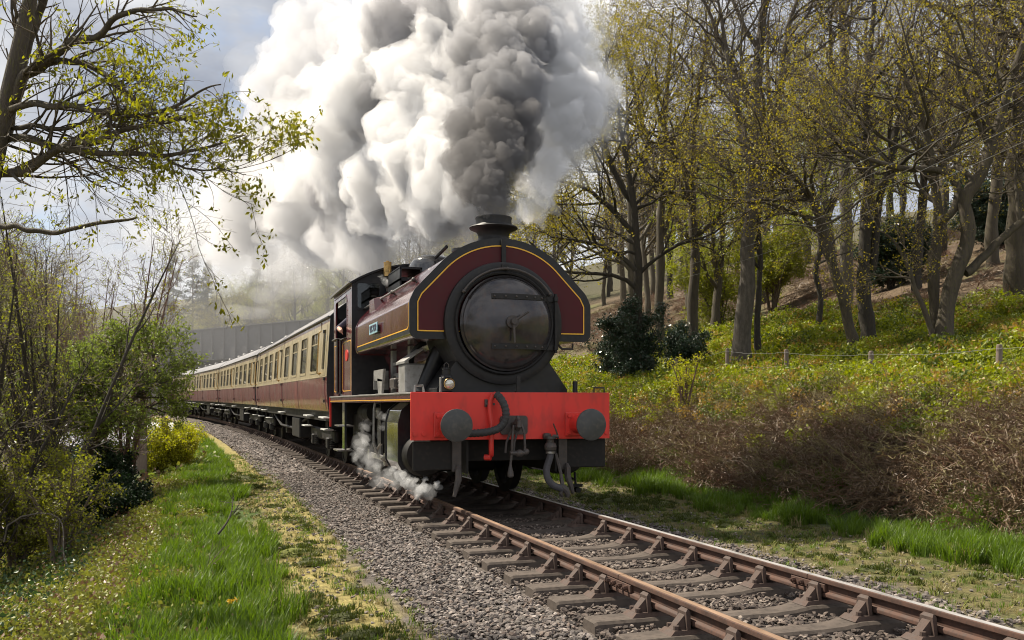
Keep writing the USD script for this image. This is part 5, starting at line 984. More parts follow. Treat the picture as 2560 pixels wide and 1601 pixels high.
for k, (px, py, Z, n, h, lean, lab) in enumerate(((118, 880, 17.0, 12, 6.6, 2.2, 'bare brown many-stemmed shrub filling the left side under the boughs'), (300, 900, 21.5, 7, 6.2, 2.6, 'bare twiggy shrub leaning right towards the bridge'), (-60, 930, 15.0, 12, 5.6, 1.8, 'bare twiggy shrub cut by the left edge'), (215, 905, 27.0, 7, 7.4, 2.2, 'thin reddish shrub further back, behind the many-stemmed one'))):
    q = at_depth(px, 1010, Z); z = float(terrain(q[0], q[1]))
    put_tree('bare_shrub', lab, 'shrub', coppice(40 + k, n, h * (1.0 if k != 1 else 1), lean, 1), m_twigred if k % 2 else m_barkdark, m_twigred if k % 2 else m_twig, m_leaf_fresh, loc=(q[0], q[1], z), crown='buds')
# hawthorn in young leaf
def bush(seed, w, h, stems, per, leaf, d=0.0, n1=8, n2=6, n3=6, zoff=0.0):
    rg = np.random.default_rng(seed); st = []
    for i in range(stems):
        a = rg.uniform(0, 6.28); r = w * rg.uniform(0.25, 0.9)
        st.append(([(0.06 * math.cos(a), 0.06 * math.sin(a), -0.25), (r * 0.3 * math.cos(a), r * 0.3 * math.sin(a), h * 0.3), (r * 0.7 * math.cos(a), r * 0.7 * math.sin(a), h * 0.62), (r * math.cos(a), r * math.sin(a), h * rg.uniform(0.7, 0.95))], [0.05, 0.035, 0.022, 0.008]))
    return make_tree(seed, st, limbs=n1, t0=0.2, limb_len=w * 0.55, limb_ang=50, branches=n2, blen=w * 0.3, twigs=n3, tlen=w * 0.16, twiglets=2, sl=w * 0.08, leaf=leaf, per=per, spread=leaf * 0.8, up=0.02, wob=0.16, sides=6)
hw = at_depth(285 * D_ * 0 + 262, 1010, 20.0); hz = float(terrain(hw[0], hw[1]))
hst = [(np.array([at_depth(208 * D_, 1062 * D_, 20.0) - [0, 0, 0.4], at_depth(222 * D_, 1040 * D_, 20), at_depth(250 * D_, 1005 * D_, 20), at_depth(265 * D_, 950 * D_, 20), at_depth(285 * D_, 880 * D_, 20.0), at_depth(300 * D_, 810 * D_, 20)]), [0.13, 0.115, 0.1, 0.07, 0.04, 0.015]),
       (np.array([at_depth(250 * D_, 1005 * D_, 20), at_depth(215 * D_, 960 * D_, 19.6), at_depth(160 * D_, 915 * D_, 19.4), at_depth(95 * D_, 890 * D_, 19.2)]), [0.07, 0.055, 0.04, 0.012]),
       (np.array([at_depth(258 * D_, 990 * D_, 20), at_depth(310 * D_, 950 * D_, 20.4), at_depth(350 * D_, 900 * D_, 20.6), at_depth(385 * D_, 840 * D_, 20.8)]), [0.06, 0.05, 0.035, 0.01]),
       (np.array([at_depth(240 * D_, 1010 * D_, 20), at_depth(180 * D_, 985 * D_, 19.3), at_depth(120 * D_, 980 * D_, 19), at_depth(60 * D_, 960 * D_, 18.8)]), [0.05, 0.04, 0.03, 0.01])]
put_tree('hawthorn_tree', 'leafy green hawthorn with a pale leaning trunk at the left, before the shed', 'tree', make_tree(51, hst, limbs=12, t0=0.12, limb_len=1.15, limb_ang=55, branches=6, blen=0.65, twigs=5, tlen=0.35, twiglets=2, sl=0.16, leaf=0.06, per=3, spread=0.04, up=0.03, sides=9), m_bark, m_twig, m_leaf_haw)
def plant(name, label, cat, px, Z, meshes, bark, leafm, dz=0.0, group=None, xy=None):
    q = at_depth(px, 1010, Z) if xy is None else np.array(xy); z = float(terrain(q[0], q[1]))
    return put_tree(name, label, cat, meshes, bark, m_twig, leafm, group, (q[0], q[1], z + dz))
plant('leafy_shrub', 'yellow-green young shrub leafing at the left edge, below the hawthorn', 'shrub', 40, 15.5, bush(52, 1.0, 2.0, 7, 2, 0.045, n1=7, n2=5, n3=4), m_twig, m_leaf_fresh)
plant('leafy_shrub', 'sparse yellow-green shrub before the ruined wall at the left', 'shrub', 150, 14.5, bush(53, 0.8, 1.7, 5, 1, 0.045, n1=6, n2=4, n3=4), m_twig, m_leaf_fresh)
plant('lime_shrub', 'bright lime yellow rounded shrub on the bank beside the mossy steps', 'shrub', 420, 26.5, bush(54, 1.05, 1.15, 17, 3, 0.05, n1=7, n2=6, n3=4), m_twig, m_leaf_lime, 0.0)
plant('ivy_bush', 'dark ivy-covered bush beside the ruined wall at the left', 'shrub', 222, 21.0, bush(55, 0.85, 1.5, 20, 6, 0.075, n1=6, n2=5, n3=4), m_barkdark, m_leaf_ivy, 0.1)
plant('bramble_bush', 'low dark bramble spilling down from the ivy bush', 'shrub', 290, 18.5, bush(56, 0.9, 0.7, 12, 4, 0.06, n1=5, n2=4, n3=4), m_barkdark, m_leaf_ivy, -0.05)
plant('dry_bush', 'dry reddish bush on the bank beside the far carriages', 'shrub', 425, 37.0, bush(58, 0.9, 0.8, 9, 1, 0.04, n1=4, n2=4, n3=3), m_twigred, m_litter)
# holly and sapling by the fence
plant('holly_tree', 'dense dark glossy holly behind the fence, right of the red beam', 'holly', 1590, 31.0, bush(70, 1.1, 2.7, 13, 2, 0.075, n1=7, n2=6, n3=5), m_barkdark, m_leaf_holly)
plant('holly_tree', 'lower glossy holly around the grey trunk behind the fence', 'holly', 1715, 32.0, bush(71, 1.0, 1.5, 8, 2, 0.075, n1=6, n2=6, n3=4), m_barkdark, m_leaf_holly)
plant('holly_tree', 'glossy holly creeping down towards the red beam', 'holly', 1540, 33.0, bush(72, 1.2, 1.9, 8, 2, 0.07, n1=6, n2=5, n3=4), m_barkdark, m_leaf_holly)
plant('holly_tree', 'round holly on the slope between the pair and the twin-stemmed tree', 'holly', 2225, 39.0, bush(74, 1.5, 2.4, 16, 4, 0.09, n1=7, n2=5, n3=5), m_barkdark, m_leaf_holly)
plant('holly_tree', 'holly high on the slope behind the limb that reaches right', 'holly', 2480, 40.0, bush(75, 1.8, 2.8, 16, 4, 0.09, n1=7, n2=5, n3=5), m_barkdark, m_leaf_holly)
plant('sapling', 'lime green sapling with reddish stems in front of the holly', 'sapling', 1712, 23.5, bush(76, 0.5, 1.75, 6, 1, 0.04, n1=5, n2=4, n3=3), m_twigred, m_leaf_lime)
plant('bright_bush', 'bright green bush in the wood between the trunks', 'shrub', 1930, 46.0, bush(77, 2.3, 5.0, 8, 2, 0.1, n1=6, n2=6, n3=5), m_twig, m_leaf_fresh)
plant('bright_bush', 'fresh green bush left of the broad pale trunk', 'shrub', 1800, 44.0, bush(78, 2.2, 4.0, 7, 2, 0.1, n1=6, n2=6, n3=5), m_twig, m_leaf_fresh)
# ---------------------------------------------------------------- ground cover: what nobody would count, scattered
def scatter(name, label, cat, protos, pos, yaw, scale, tilt=None, kind='stuff', zs=None):
    "one PointInstancer; protos: [(mesh, material)]"
    pi = UsdGeom.PointInstancer.Define(stage, '/World/' + numbered('/World', name)); tag(pi.GetPrim(), label, cat, None, kind)
    rel = pi.CreatePrototypesRel()
    for k, (me, mt) in enumerate(protos):
        pth = f'{pi.GetPath()}/piece' + (f'_{k:03d}' if k else '')
        usdkit.mesh(stage, pth, me.mesh() if isinstance(me, MB) else me, mt); rel.AddTarget(pth)
    n = len(pos); rg = np.random.default_rng(n)
    pi.CreateProtoIndicesAttr(Vt.IntArray.FromNumpy(rg.integers(0, len(protos), n).astype(np.int32)))
    pi.CreatePositionsAttr(Vt.Vec3fArray.FromNumpy(np.asarray(pos, np.float32)))
    yaw = np.asarray(yaw, float); ax = rg.normal(size=(n, 2)); ax /= np.linalg.norm(ax, axis=1, keepdims=True); tl = np.zeros(n) if tilt is None else rg.uniform(0, tilt, n) if np.ndim(tilt) == 0 else tilt
    w1, z1 = np.cos(yaw / 2), np.sin(yaw / 2); w2, x2, y2 = np.cos(tl / 2), np.sin(tl / 2) * ax[:, 0], np.sin(tl / 2) * ax[:, 1]
    q = np.stack([w2 * w1, x2 * w1 + y2 * z1, y2 * w1 - x2 * z1, w2 * z1], 1)
    pi.CreateOrientationsAttr(Vt.QuathArray([Gf.Quath(float(a), float(b), float(c), float(d)) for a, b, c, d in q]))
    s = np.asarray(scale, float); s = np.repeat(s[:, None], 3, 1) if s.ndim == 1 else s
    pi.CreateScalesAttr(Vt.Vec3fArray.FromNumpy(s.astype(np.float32)))
    return pi
def in_view(x, y, pad=120):
    X, Zc = x * CY - y * SY, x * SY + y * CY; px = 1280 + FPX * X / np.maximum(Zc, 0.1)
    return (Zc > 1.5) & (px > -pad - 60) & (px < 2560 + pad + 60)
def field(rg, n, u0, u1, l0, l1, near=1.0, clump=None):
    "n random points along the track, denser near the camera"
    l = l0 + (l1 - l0) * rg.random(n) ** near; u = rg.uniform(u0, u1, n); x, y = track_xy(l, u)
    k = in_view(x, y)
    if clump is not None: k &= clump(x, y, rg.random(n))
    return x[k], y[k], u[k], l[k]
rg = np.random.default_rng(91)
def stone(seed):
    r = np.random.default_rng(seed); p = r.normal(size=(13, 3)); p /= np.linalg.norm(p, axis=1, keepdims=True); return MB().hull(p * (0.5, 0.38, 0.28) * r.uniform(0.8, 1.1, (13, 1)))
stones = [(stone(s), m_stone) for s in range(7)]
def ballast(l):      # bed height follows the sleepers
    return -0.262 + grade(l)
x1, y1, u1, l1 = field(rg, 21000, -2.3, -1.22, 2, 24, 1.5); x2, y2, u2, l2 = field(rg, 8500, -2.5, -1.22, 24, 75, 1.2); x3, y3, u3, l3 = field(rg, 19000, -1.25, 1.3, 2, 13.5, 1.2); x4, y4, u4, l4 = field(rg, 4200, 1.25, 2.1, 2, 22, 1.3); x5, y5, u5, l5 = field(rg, 900, -3.1, -2.4, 3, 22); x6, y6, u6, l6 = field(rg, 1100, 2.0, 4.0, 3, 22)
slp_a = np.array(slp); ns = np.min(np.abs(l3[:, None] - slp_a[None]), 1); k3 = (ns > 0.15) & (np.abs(np.abs(u3) - RAIL_U) > 0.06); x3, y3, u3, l3 = x3[k3], y3[k3], u3[k3], l3[k3]
ns1 = np.min(np.abs(l1[:, None] - slp_a[None]), 1); k1 = (u1 < -1.3) | (ns1 > 0.15); x1, y1, u1, l1 = x1[k1], y1[k1], u1[k1], l1[k1]
X_ = np.concatenate([x1, x2, x3, x4, x5, x6]); Y_ = np.concatenate([y1, y2, y3, y4, y5, y6]); L_ = np.concatenate([l1, l2, l3, l4, l5, l6]); U_ = np.concatenate([u1, u2, u3, u4, u5, u6])
sz = np.concatenate([rg.uniform(.04, .068, len(x1)), rg.uniform(.09, .14, len(x2)), rg.uniform(.045, .075, len(x3)), rg.uniform(.045, .075, len(x4)), rg.uniform(.03, .06, len(x5)), rg.uniform(.03, .06, len(x6))])
Zs = terrain(X_, Y_) + rg.uniform(0.0, 0.03, len(X_)); Zs = np.where((np.abs(U_) < 1.25), np.maximum(Zs, -0.265 + grade(L_) + rg.uniform(0, .025, len(X_))), Zs)
kb = np.abs(U_) < 1.27
for kk, nm_, st_ in ((~kb, 'grey angular ballast stones on the shoulder beside the sleepers', stones), (kb, 'brown oily ballast between the sleepers', [(stone(s), m_stonebrown) for s in range(7)])):
    scatter('ballast_stones', nm_, 'ballast', st_, np.stack([X_, Y_, Zs], 1)[kk], rg.uniform(0, 6.28, kk.sum()), sz[kk] * (1.0 if nm_[0] == 'g' else 0.9), 0.5)
# grass
def tuft(seed, n, h, spread, bend, w=0.006):
    r = np.random.default_rng(seed); V, F = [], []
    for i in range(n):
        a, b = r.uniform(0, 6.28, 2); o = np.array([math.cos(a), math.sin(a), 0]) * spread * math.sqrt(r.random()); d = np.array([math.cos(b), math.sin(b), 0]); s = np.array([-d[1], d[0], 0]); hh = h * r.uniform(0.45, 1.0); bd = bend * r.uniform(0.2, 1.0) * hh; ww = w * r.uniform(.7, 1.3)
        p = [o + d * bd * t * t + np.array([0, 0, hh * (t - 0.18 * t * t * bend)]) for t in (0, 0.4, 0.75, 1.0)]; k = len(V)
        V += [p[0] - s * ww, p[0] + s * ww, p[1] - s * ww * .9, p[1] + s * ww * .9, p[2] - s * ww * .6, p[2] + s * ww * .6, p[3]]
        F += [(k, k + 1, k + 3), (k, k + 3, k + 2), (k + 2, k + 3, k + 5), (k + 2, k + 5, k + 4), (k + 4, k + 5, k + 6)]
    return MB().add(np.array(V), np.array(F))
def noisek(sc, seed, thr, soft=0.08): return lambda x, y, r: r < np.clip((fbm2(x, y, sc, 3, seed) - thr) / soft + 0.5, 0, 1)
gp = [(tuft(s, 40, 0.36, 0.075, 0.6, 0.005), m_grass) for s in range(4)] + [(tuft(9, 26, 0.24, 0.09, 0.8), m_grasspale)]
gpn = gp[:4] * 3 + gp[4:]
x, y, u, l = field(rg, 5200, -4.75, -3.1, 2.2, 30, 1.5, lambda x, y, r: r < np.clip((fbm2(x, y, 1.1, 3, 31) + 0.03) / 0.22 + 0.5 - np.clip(track_lu(x, y)[1] + 3.5, 0, 1) * 2.4 - np.clip(-4.2 - track_lu(x, y)[1], 0, 1) * 1.6, 0.0, 1))
x_, y_, u_, l_ = field(rg, 900, -4.4, -3.0, 26, 70, 1.3)
x, y = np.r_[x, x_], np.r_[y, y_]
sc = 0.5 + 0.75 * np.clip(fbm2(x, y, 1.3, 3, 33) * 2 + 0.5, 0, 1) * rg.uniform(.7, 1.2, len(x))
scatter('grass', 'lush green grass along the top of the left bank', 'grass', gpn, np.stack([x, y, terrain(x, y) - 0.01], 1), rg.uniform(0, 6.28, len(x)), sc, 0.3)
x, y, u, l = field(rg, 6200, 3.75, 5.7, 2.5, 42, 1.1, lambda x, y, r: r < np.clip((fbm2(x, y, 0.9, 3, 36) + 0.08) / 0.2 + 0.35 + np.clip(track_lu(x, y)[1] - 4.4, -1, 0) * 1.3, 0.0, 1))
sc = 0.35 + 1.0 * np.clip(fbm2(x, y, 1.1, 3, 37) * 2.6 + 0.45, 0, 1) * rg.uniform(.7, 1.2, len(x))
scatter('grass', 'strip of green grass at the foot of the bracken bank right of the line', 'grass', gpn, np.stack([x, y, terrain(x, y) - 0.01], 1), rg.uniform(0, 6.28, len(x)), sc, 0.3)
# short dry tufts in the moss
sp = [(tuft(20 + s, 14, 0.09, 0.05, 0.9, 0.004), (m_grasspale, m_grass, m_moss)[s]) for s in range(3)]
xa, ya, ua, la = field(rg, 2600, -3.3, -2.2, 2.5, 34, 1.4); xb, yb, ub_, lb_ = field(rg, 3600, 1.7, 4.4, 2.5, 30, 1.2)
x, y = np.r_[xa, xb], np.r_[ya, yb]
scatter('short_grass', 'short dry grass and moss fronds on the cinders either side of the line', 'grass', sp, np.stack([x, y, terrain(x, y)], 1), rg.uniform(0, 6.28, len(x)), rg.uniform(.4, 1.1, len(x)), 0.4)
# moss cushions
def frond(seed): return (tuft(seed, 40, 0.045, 0.06, 0.5, 0.004), m_mossfrond)
def cushion(seed):
    m = trimesh.creation.icosphere(3, 1.0); v = m.vertices.copy(); v *= 1 + 0.5 * (meshkit.fbm(v * 2.1 + seed * 7, 4, seed) - 0.5)[:, None] + 0.25 * (meshkit.fbm(v * 8 + seed, 2, seed) - 0.5)[:, None]; v[:, 2] = np.maximum(v[:, 2], -0.2) * 0.42; return MB().add(v, m.faces)
cs = [(cushion(s), m_mossdark if s % 2 else m_moss) for s in range(4)]
mp = [(700, 1300, .2), (640, 1285, .13), (740, 1325, .16), (575, 1130, .3), (540, 1140, .25), (600, 1150, .2), (690, 1225, .12), (860, 1490, .16), (740, 1420, .14), (800, 1450, .12), (1450, 1190, .3), (1520, 1185, .26), (1560, 1190, .22), (1390, 1180, .25), (1610, 1225, .2), (1660, 1230, .16), (1720, 1240, .18), (1950, 1320, .12), (2060, 1350, .14), (1500, 1205, .2), (1330, 1160, .25)]
pp = []
for a, b, s in mp:
    Zc = FPX * (EYE + 0.35) / (b * D_ - VPY); q = at_depth(a * D_, 1010, Zc); pp.append((q[0], q[1], float(terrain(q[0], q[1])) + 0.0, s))
for _ in range(260):
    s_ = rg.random() < 0.45; u = rg.uniform(-3.5, -2.5) if s_ else rg.uniform(1.9, 4.4); l = rg.uniform(3, 26); a, b = [float(q) for q in track_xy(l, u)]; pp.append((a, b, float(terrain(a, b)) - 0.005, rg.uniform(.03, .1)))
pp = np.array(pp); scatter('moss', 'dark green moss cushions on the cinders', 'moss', cs, pp[:, :3], rg.uniform(0, 6.28, len(pp)), np.stack([pp[:, 3] * 1.1, pp[:, 3] * 0.9, pp[:, 3] * 0.75], 1))
fp = np.concatenate([np.c_[q_[0] + rg.normal(size=max(int(q_[3] ** 2 * 900), 2)) * q_[3] * 0.62, q_[1] + rg.normal(size=max(int(q_[3] ** 2 * 900), 2)) * q_[3] * 0.55, np.full(max(int(q_[3] ** 2 * 900), 2), q_[3])] for q_ in pp])
fz = terrain(fp[:, 0], fp[:, 1]) + rg.uniform(0, 0.25, len(fp)) * fp[:, 2]
scatter('moss', 'feathery moss fronds over the cushions beside the line', 'moss', [frond(s) for s in range(3)], np.c_[fp[:, :2], fz], rg.uniform(0, 6.28, len(fp)), rg.uniform(.6, 1.4, len(fp)), 0.5)
# low weeds and dead leaves on the left slope
def weed(seed, n, r0, size, mat):
    r = np.random.default_rng(seed); p = r.normal(size=(n, 3)) * (r0, r0, r0 * 0.3); p[:, 2] = np.abs(p[:, 2]) + 0.03; return (MB().add(*leaves(r, p, 1, size, 0.01, 0.2, 0.75)), mat)
wp = [weed(s, 60, 0.13, 0.042, m_weed) for s in range(3)] + [weed(5, 50, 0.12, 0.042, m_weeddark), weed(6, 26, 0.13, 0.04, m_litter)]
x, y, u, l = field(rg, 22000, -11, -4.0, 2, 36, 1.35)
k = fbm2(x, y, 0.5, 3, 41) > -0.3; x, y, u = x[k], y[k], u[k]
scatter('weeds', 'low creeping weeds covering the slope down to the left', 'ground cover', wp[:3] + wp[:2] + [wp[4]], np.stack([x, y, terrain(x, y)], 1), rg.uniform(0, 6.28, len(x)), rg.uniform(.5, 1.15, len(x)), 0.5)
x, y, u, l = field(rg, 2600, -11, -5.2, 8, 40, 1.0, noisek(0.4, 43, 0.0))
scatter('weeds', 'darker nettles and brambles at the foot of the left slope', 'ground cover', [weed(7, 60, 0.13, 0.03, m_weeddark), weed(8, 60, 0.14, 0.032, m_weeddark), weed(9, 40, 0.16, 0.03, m_weed)], np.stack([x, y, terrain(x, y) + 0.02], 1), rg.uniform(0, 6.28, len(x)), rg.uniform(.9, 1.9, len(x)), 0.4)
x, y, u, l = field(rg, 5000, -9, -4.0, 2, 30, 1.3)
scatter('dead_leaves', 'dead brown leaves among the weeds on the left slope', 'leaf litter', [weed(s, 8, 0.2, 0.036, m_litter) for s in (11, 12)], np.stack([x, y, terrain(x, y) + 0.01], 1), rg.uniform(0, 6.28, len(x)), rg.uniform(.7, 1.2, len(x)), 0.2)
# dead bracken tangled on the bank
def bracken(seed, n, L, mat, rad=0.005, flat=0.35):
    r = np.random.default_rng(seed); m = MB(); P_, R_ = [], []
    for i in range(n):
        a = r.uniform(0, 6.28); d = np.array([math.cos(a), math.sin(a), r.uniform(0.05, 0.9) * flat * 2]); d = unit(d); p = np.array([r.normal() * .12, r.normal() * .12, 0.0]); st = L * r.uniform(.5, 1.1) / 5; q = [p]
        for k in range(5): q.append(q[-1] + d * st); d = unit(d + r.normal(size=3) * 0.16 - np.array([0, 0, 0.16 * r.random() * k]))
        P_.append(q); R_.append(np.linspace(rad, rad * 0.4, 6))
    P_ = np.array(P_); m.add(*tubes(P_, np.array(R_), 3))
    c, rr = sprout(r, P_, np.array(R_), 7, 0.3, 1.0, L * 0.16, 60, -0.05, 3, 0.2, 0.5); m.add(*tubes(c, np.full(c.shape[:2], rad * 0.45), 3)); m.add(*leaves(r, along(c, (0.6, 1.0)), 1, 0.04, 0.01, 0.3, 0.3)); return (m, mat)
bp = [bracken(s, 7, 0.8, m_bracken, 0.0085) for s in range(3)] + [bracken(4, 6, 0.6, m_brackenred, 0.007), bracken(5, 6, 0.7, m_bracken, 0.008)]
x, y, u, l = field(rg, 8200, 5.2, 9.0, 2, 46, 1.15, lambda x, y, r: r < 1.0 - 0.82 * np.clip((track_lu(x, y)[1] - 6.4) / 2.6, 0, 1)); 
scatter('dead_bracken', 'tangled dead bracken stalks covering the bank right of the line', 'dead bracken', bp, np.stack([x, y, terrain(x, y) + 0.02], 1), rg.uniform(0, 6.28, len(x)), rg.uniform(.5, 1.2, len(x)) * np.clip(1.25 - (track_lu(x, y)[1] - 5.2) * 0.16, 0.6, 1.3), 0.7)
x, y, u, l = field(rg, 420, 5.4, 8.0, 2, 20, 1.2)
scatter('dead_bracken', 'long pale dead stalks standing out of the bank near the right edge', 'dead bracken', [bracken(20 + s, 3, 1.5, m_grasspale, 0.0065, 0.6) for s in range(3)], np.stack([x, y, terrain(x, y)], 1), rg.uniform(0, 6.28, len(x)), rg.uniform(.7, 1.1, len(x)), 0.4)
def lowbush(seed, n, r0, h, size, mat):
    r = np.random.default_rng(seed); p = r.normal(size=(n, 3)); p /= np.linalg.norm(p, axis=1, keepdims=True); p *= (r.random((n, 1)) ** 0.4); p = p * (r0, r0, h * 0.5) + (0, 0, h * 0.5)
    m = MB().add(*leaves(r, p, 1, size, 0.01, 0.0, 0.6)); return (m, mat)
bil = [lowbush(s, 120, 0.24, 0.36, 0.055, m_leaf_bil) for s in range(3)] + [lowbush(7, 100, 0.24, 0.34, 0.055, m_leaf_bilrust), lowbush(8, 120, 0.24, 0.36, 0.055, m_leaf_bildark)]
x, y, u, l = field(rg, 13000, 8.0, 19.5, 3, 44, 1.0, lambda x, y, r: r < np.clip((track_lu(x, y)[1] - 7.6) / 2.2, 0, 1) * np.clip((fbm2(x, y, 0.5, 3, 51) + 0.25) / 0.12, 0.1, 1) * np.clip((19.5 - track_lu(x, y)[1]) / 3, 0, 1))
scatter('bilberry', 'bright yellow-green bilberry covering the slope above the bank', 'bilberry', bil, np.stack([x, y, terrain(x, y) - 0.03], 1), rg.uniform(0, 6.28, len(x)), rg.uniform(.6, 1.1, len(x)) * (0.55 + 1.5 * np.clip(fbm2(x, y, 0.9, 3, 58) * 2.2 + 0.45, 0, 1)), 0.4)
x, y, u, l = field(rg, 8000, 5.9, 9.4, 3, 42, 1.0, lambda x, y, r: r < np.clip((track_lu(x, y)[1] - 6.2) / 2.8, 0.03, 1) * np.clip((fbm2(x, y, 0.55, 3, 55) + 0.16) / 0.12, 0.05, 1))
scatter('bilberry', 'patches of yellow-green bilberry hanging over the bracken bank', 'bilberry', bil, np.stack([x, y, terrain(x, y) + 0.1], 1), rg.uniform(0, 6.28, len(x)), rg.uniform(.6, 1.3, len(x)), 0.6)
x, y, u, l = field(rg, 6000, 16.5, 42, 6, 70, 1.0, noisek(0.2, 57, -0.05))
scatter('dead_bracken', 'flattened dead bracken on the woodland floor', 'dead bracken', [bp[3], bp[4], bp[0]], np.stack([x, y, terrain(x, y) + 0.02], 1), rg.uniform(0, 6.28, len(x)), rg.uniform(.8, 1.5, len(x)), 0.5)
# rough growth on the left verge further along
x, y, u, l = field(rg, 2200, -9, -4.0, 26, 75, 1.0)
scatter('weeds', 'rough growth on the left verge towards the bridge', 'ground cover', [weed(31, 30, 0.22, 0.09, m_weed), weed(32, 30, 0.22, 0.09, m_litter), weed(33, 30, 0.25, 0.1, m_leaf_haw)], np.stack([x, y, terrain(x, y)], 1), rg.uniform(0, 6.28, len(x)), rg.uniform(.9, 1.8, len(x)), 0.4)
# a few single things: dandelions, a green sprig between the rails, fallen branches
for px, py, lab in ((572, 1145, 'double yellow dandelion in the grass near the bottom edge'), (517, 1170, 'single yellow dandelion left of the double one')):
    b = py * D_ + (0 if py < 1 else 0); 
for k, (px, py, lab) in enumerate(((576, 1507, 'double yellow dandelion head in the grass near the bottom edge'), (520, 1538, 'single yellow dandelion left of the double one'))):
    Zc = 8.2 if k == 0 else 7.7; q = at_depth(px, py, Zc); g = float(terrain(q[0], q[1])); t = thing('dandelion', lab, 'dandelion', (q[0], q[1], g)); h = max(q[2] - g, 0.12)
    obj('stalk', MB().tube([(0, 0, 0), (0.01, 0, h * .6), (0, 0, h)], 0.004, 5), m_grass, t); r_ = np.random.default_rng(k); obj('flower', leaves(r_, np.array([[0, 0, h], [0.045, 0.01, h + 0.01]][:2 - k]), 34, 0.026, 0.006, -0.4, 0.35), m_petal, t)
q = at_depth(1822 * D_, 1462 * D_, 6.15); g = -0.26; t = thing('green_sprig', 'bright green sprig growing between the near sleepers', 'weed', (q[0], q[1], g)); r_ = np.random.default_rng(3)
obj('leaves', leaves(r_, np.array([[r_.normal() * .03, r_.normal() * .03, z_] for z_ in np.linspace(0.02, 0.13, 30)]), 1, 0.06, 0.008, -0.5, 0.3), m_leaf_fresh, t); obj('stem', MB().tube([(0, 0, 0), (0, 0, .13)], .004, 5), m_grass, t)
def fallen(label, pts, r0, seed, mat=m_barkdark, kids=5, kl=0.35):
    P_ = np.array([at_depth(a * D_, b * D_, Z) for a, b, Z in pts]); K = 14; q = spline(P_, K); r = np.linspace(r0, r0 * 0.25, K); t = thing('fallen_branch', label, 'branch'); obj('branch', MB().tube(q, r, 7), mat, t, smooth=True)
    rg_ = np.random.default_rng(seed); c, cr = sprout(rg_, q[None], r[None], kids, 0.3, 0.95, kl, 45, 0.03, 6, 0.15, 0.3); obj('twigs', MB().add(*tubes(c, np.maximum(cr, .003), 4)), mat, t)
fallen('dead forked branch standing up out of the grass on the left bank', [(515, 1262, 10.2), (535, 1235, 10.3), (548, 1200, 10.5), (551, 1165, 10.6)], 0.013, 1)
fallen('thin bare branch lying across the weeds left of the forked one', [(430, 1395, 9.3), (470, 1360, 9.4), (505, 1320, 9.6), (530, 1290, 9.7)], 0.01, 2, m_twig)
fallen('long pale curved stick lying across the bottom left corner', [(100, 1505, 9.2), (140, 1470, 9.2), (180, 1450, 9.3), (260, 1440, 9.4), (310, 1430, 9.5)], 0.013, 3, m_barkpale)
fallen('pale arching dead stem at the left edge below the wall', [(10, 1280, 14), (40, 1225, 14), (95, 1212, 14.1), (150, 1260, 13.5), (215, 1340, 12.5)], 0.014, 4, m_barkpale, 6, 0.6)
fallen('pale forked stick in front of the ruined wall', [(120, 1238, 14.2), (150, 1225, 14.2), (180, 1210, 14.3), (205, 1222, 14.3)], 0.012, 5, m_barkpale)
# ---------------------------------------------------------------- old yard on the left: shed, mossy stepped wall, plank, tin sheet and rubbish
q = at_depth(300 * D_, 1010, 24.5); g = float(terrain(q[0], q[1]))
sh = thing('board_shed', 'dark shed of horizontal boards, half hidden by the hawthorn', 'shed', (at_depth(240 * D_, 1010, 26)[0], at_depth(240 * D_, 1010, 26)[1], 0))
for k in range(9): obj('board', MB().box(-1.9, 1.5, -0.02, 0.02, -2.3 + 0.27 * k, -2.3 + 0.27 * k + 0.255, 0.005), m_darkwood, sh)
obj('corner_post', MB().box(1.5, 1.66, -0.06, 0.1, -2.4, 0.9, 0.01), m_oldwood, sh); obj('corner_post', MB().box(-2.06, -1.9, -0.06, 0.1, -2.4, 0.3, 0.01), m_darkwood, sh); obj('side_wall', MB().box(1.4, 1.49, 0.03, 2.6, -2.4, 0.1), m_darkwood, sh)
obj('shed_roof', MB().hull([(-2.2, -0.3, 0.2), (1.75, -0.3, 0.2), (-2.2, 2.8, 0.75), (1.75, 2.8, 0.75), (-2.2, -0.3, 0.26), (1.75, -0.3, 0.26), (-2.2, 2.8, 0.8), (1.75, 2.8, 0.8)]), m_sheet, sh)
pw = at_depth(322 * D_, 1010, 21.5); wl = thing('stepped_wall', 'ruined mossy wall stepping down the slope beside the lime shrub', 'wall', (pw[0], pw[1], 0))
for k, (a, b, z0, z1) in enumerate(((-0.28, 0.06, -2.2, -0.55), (-0.52, -0.285, -2.2, -0.98), (-0.75, -0.525, -2.2, -1.12), (-2.3, -0.755, -2.4, -1.72))):
    w_ = obj('wall_block', MB().box(a, b, -0.2, 0.9, z0, z1, 0.02), m_mossdark if k == 3 else m_stonewall, wl); obj('mossy_coping', MB().box(a - 0.03, b - 0.002, -0.24, 0.94, z1 + 0.002, z1 + 0.07, 0.025), m_moss, w_)
obj('iron_bar', MB().tube([(-0.45, -0.22, -1.4), (-0.45, -0.22, -0.6), (-0.3, -0.22, -0.55), (-0.3, -0.22, -0.9)], 0.02, 6), m_rust, wl)
a, b = at_depth(255 * D_, 1120 * D_, 22.5), at_depth(318 * D_, 1060 * D_, 22.8)
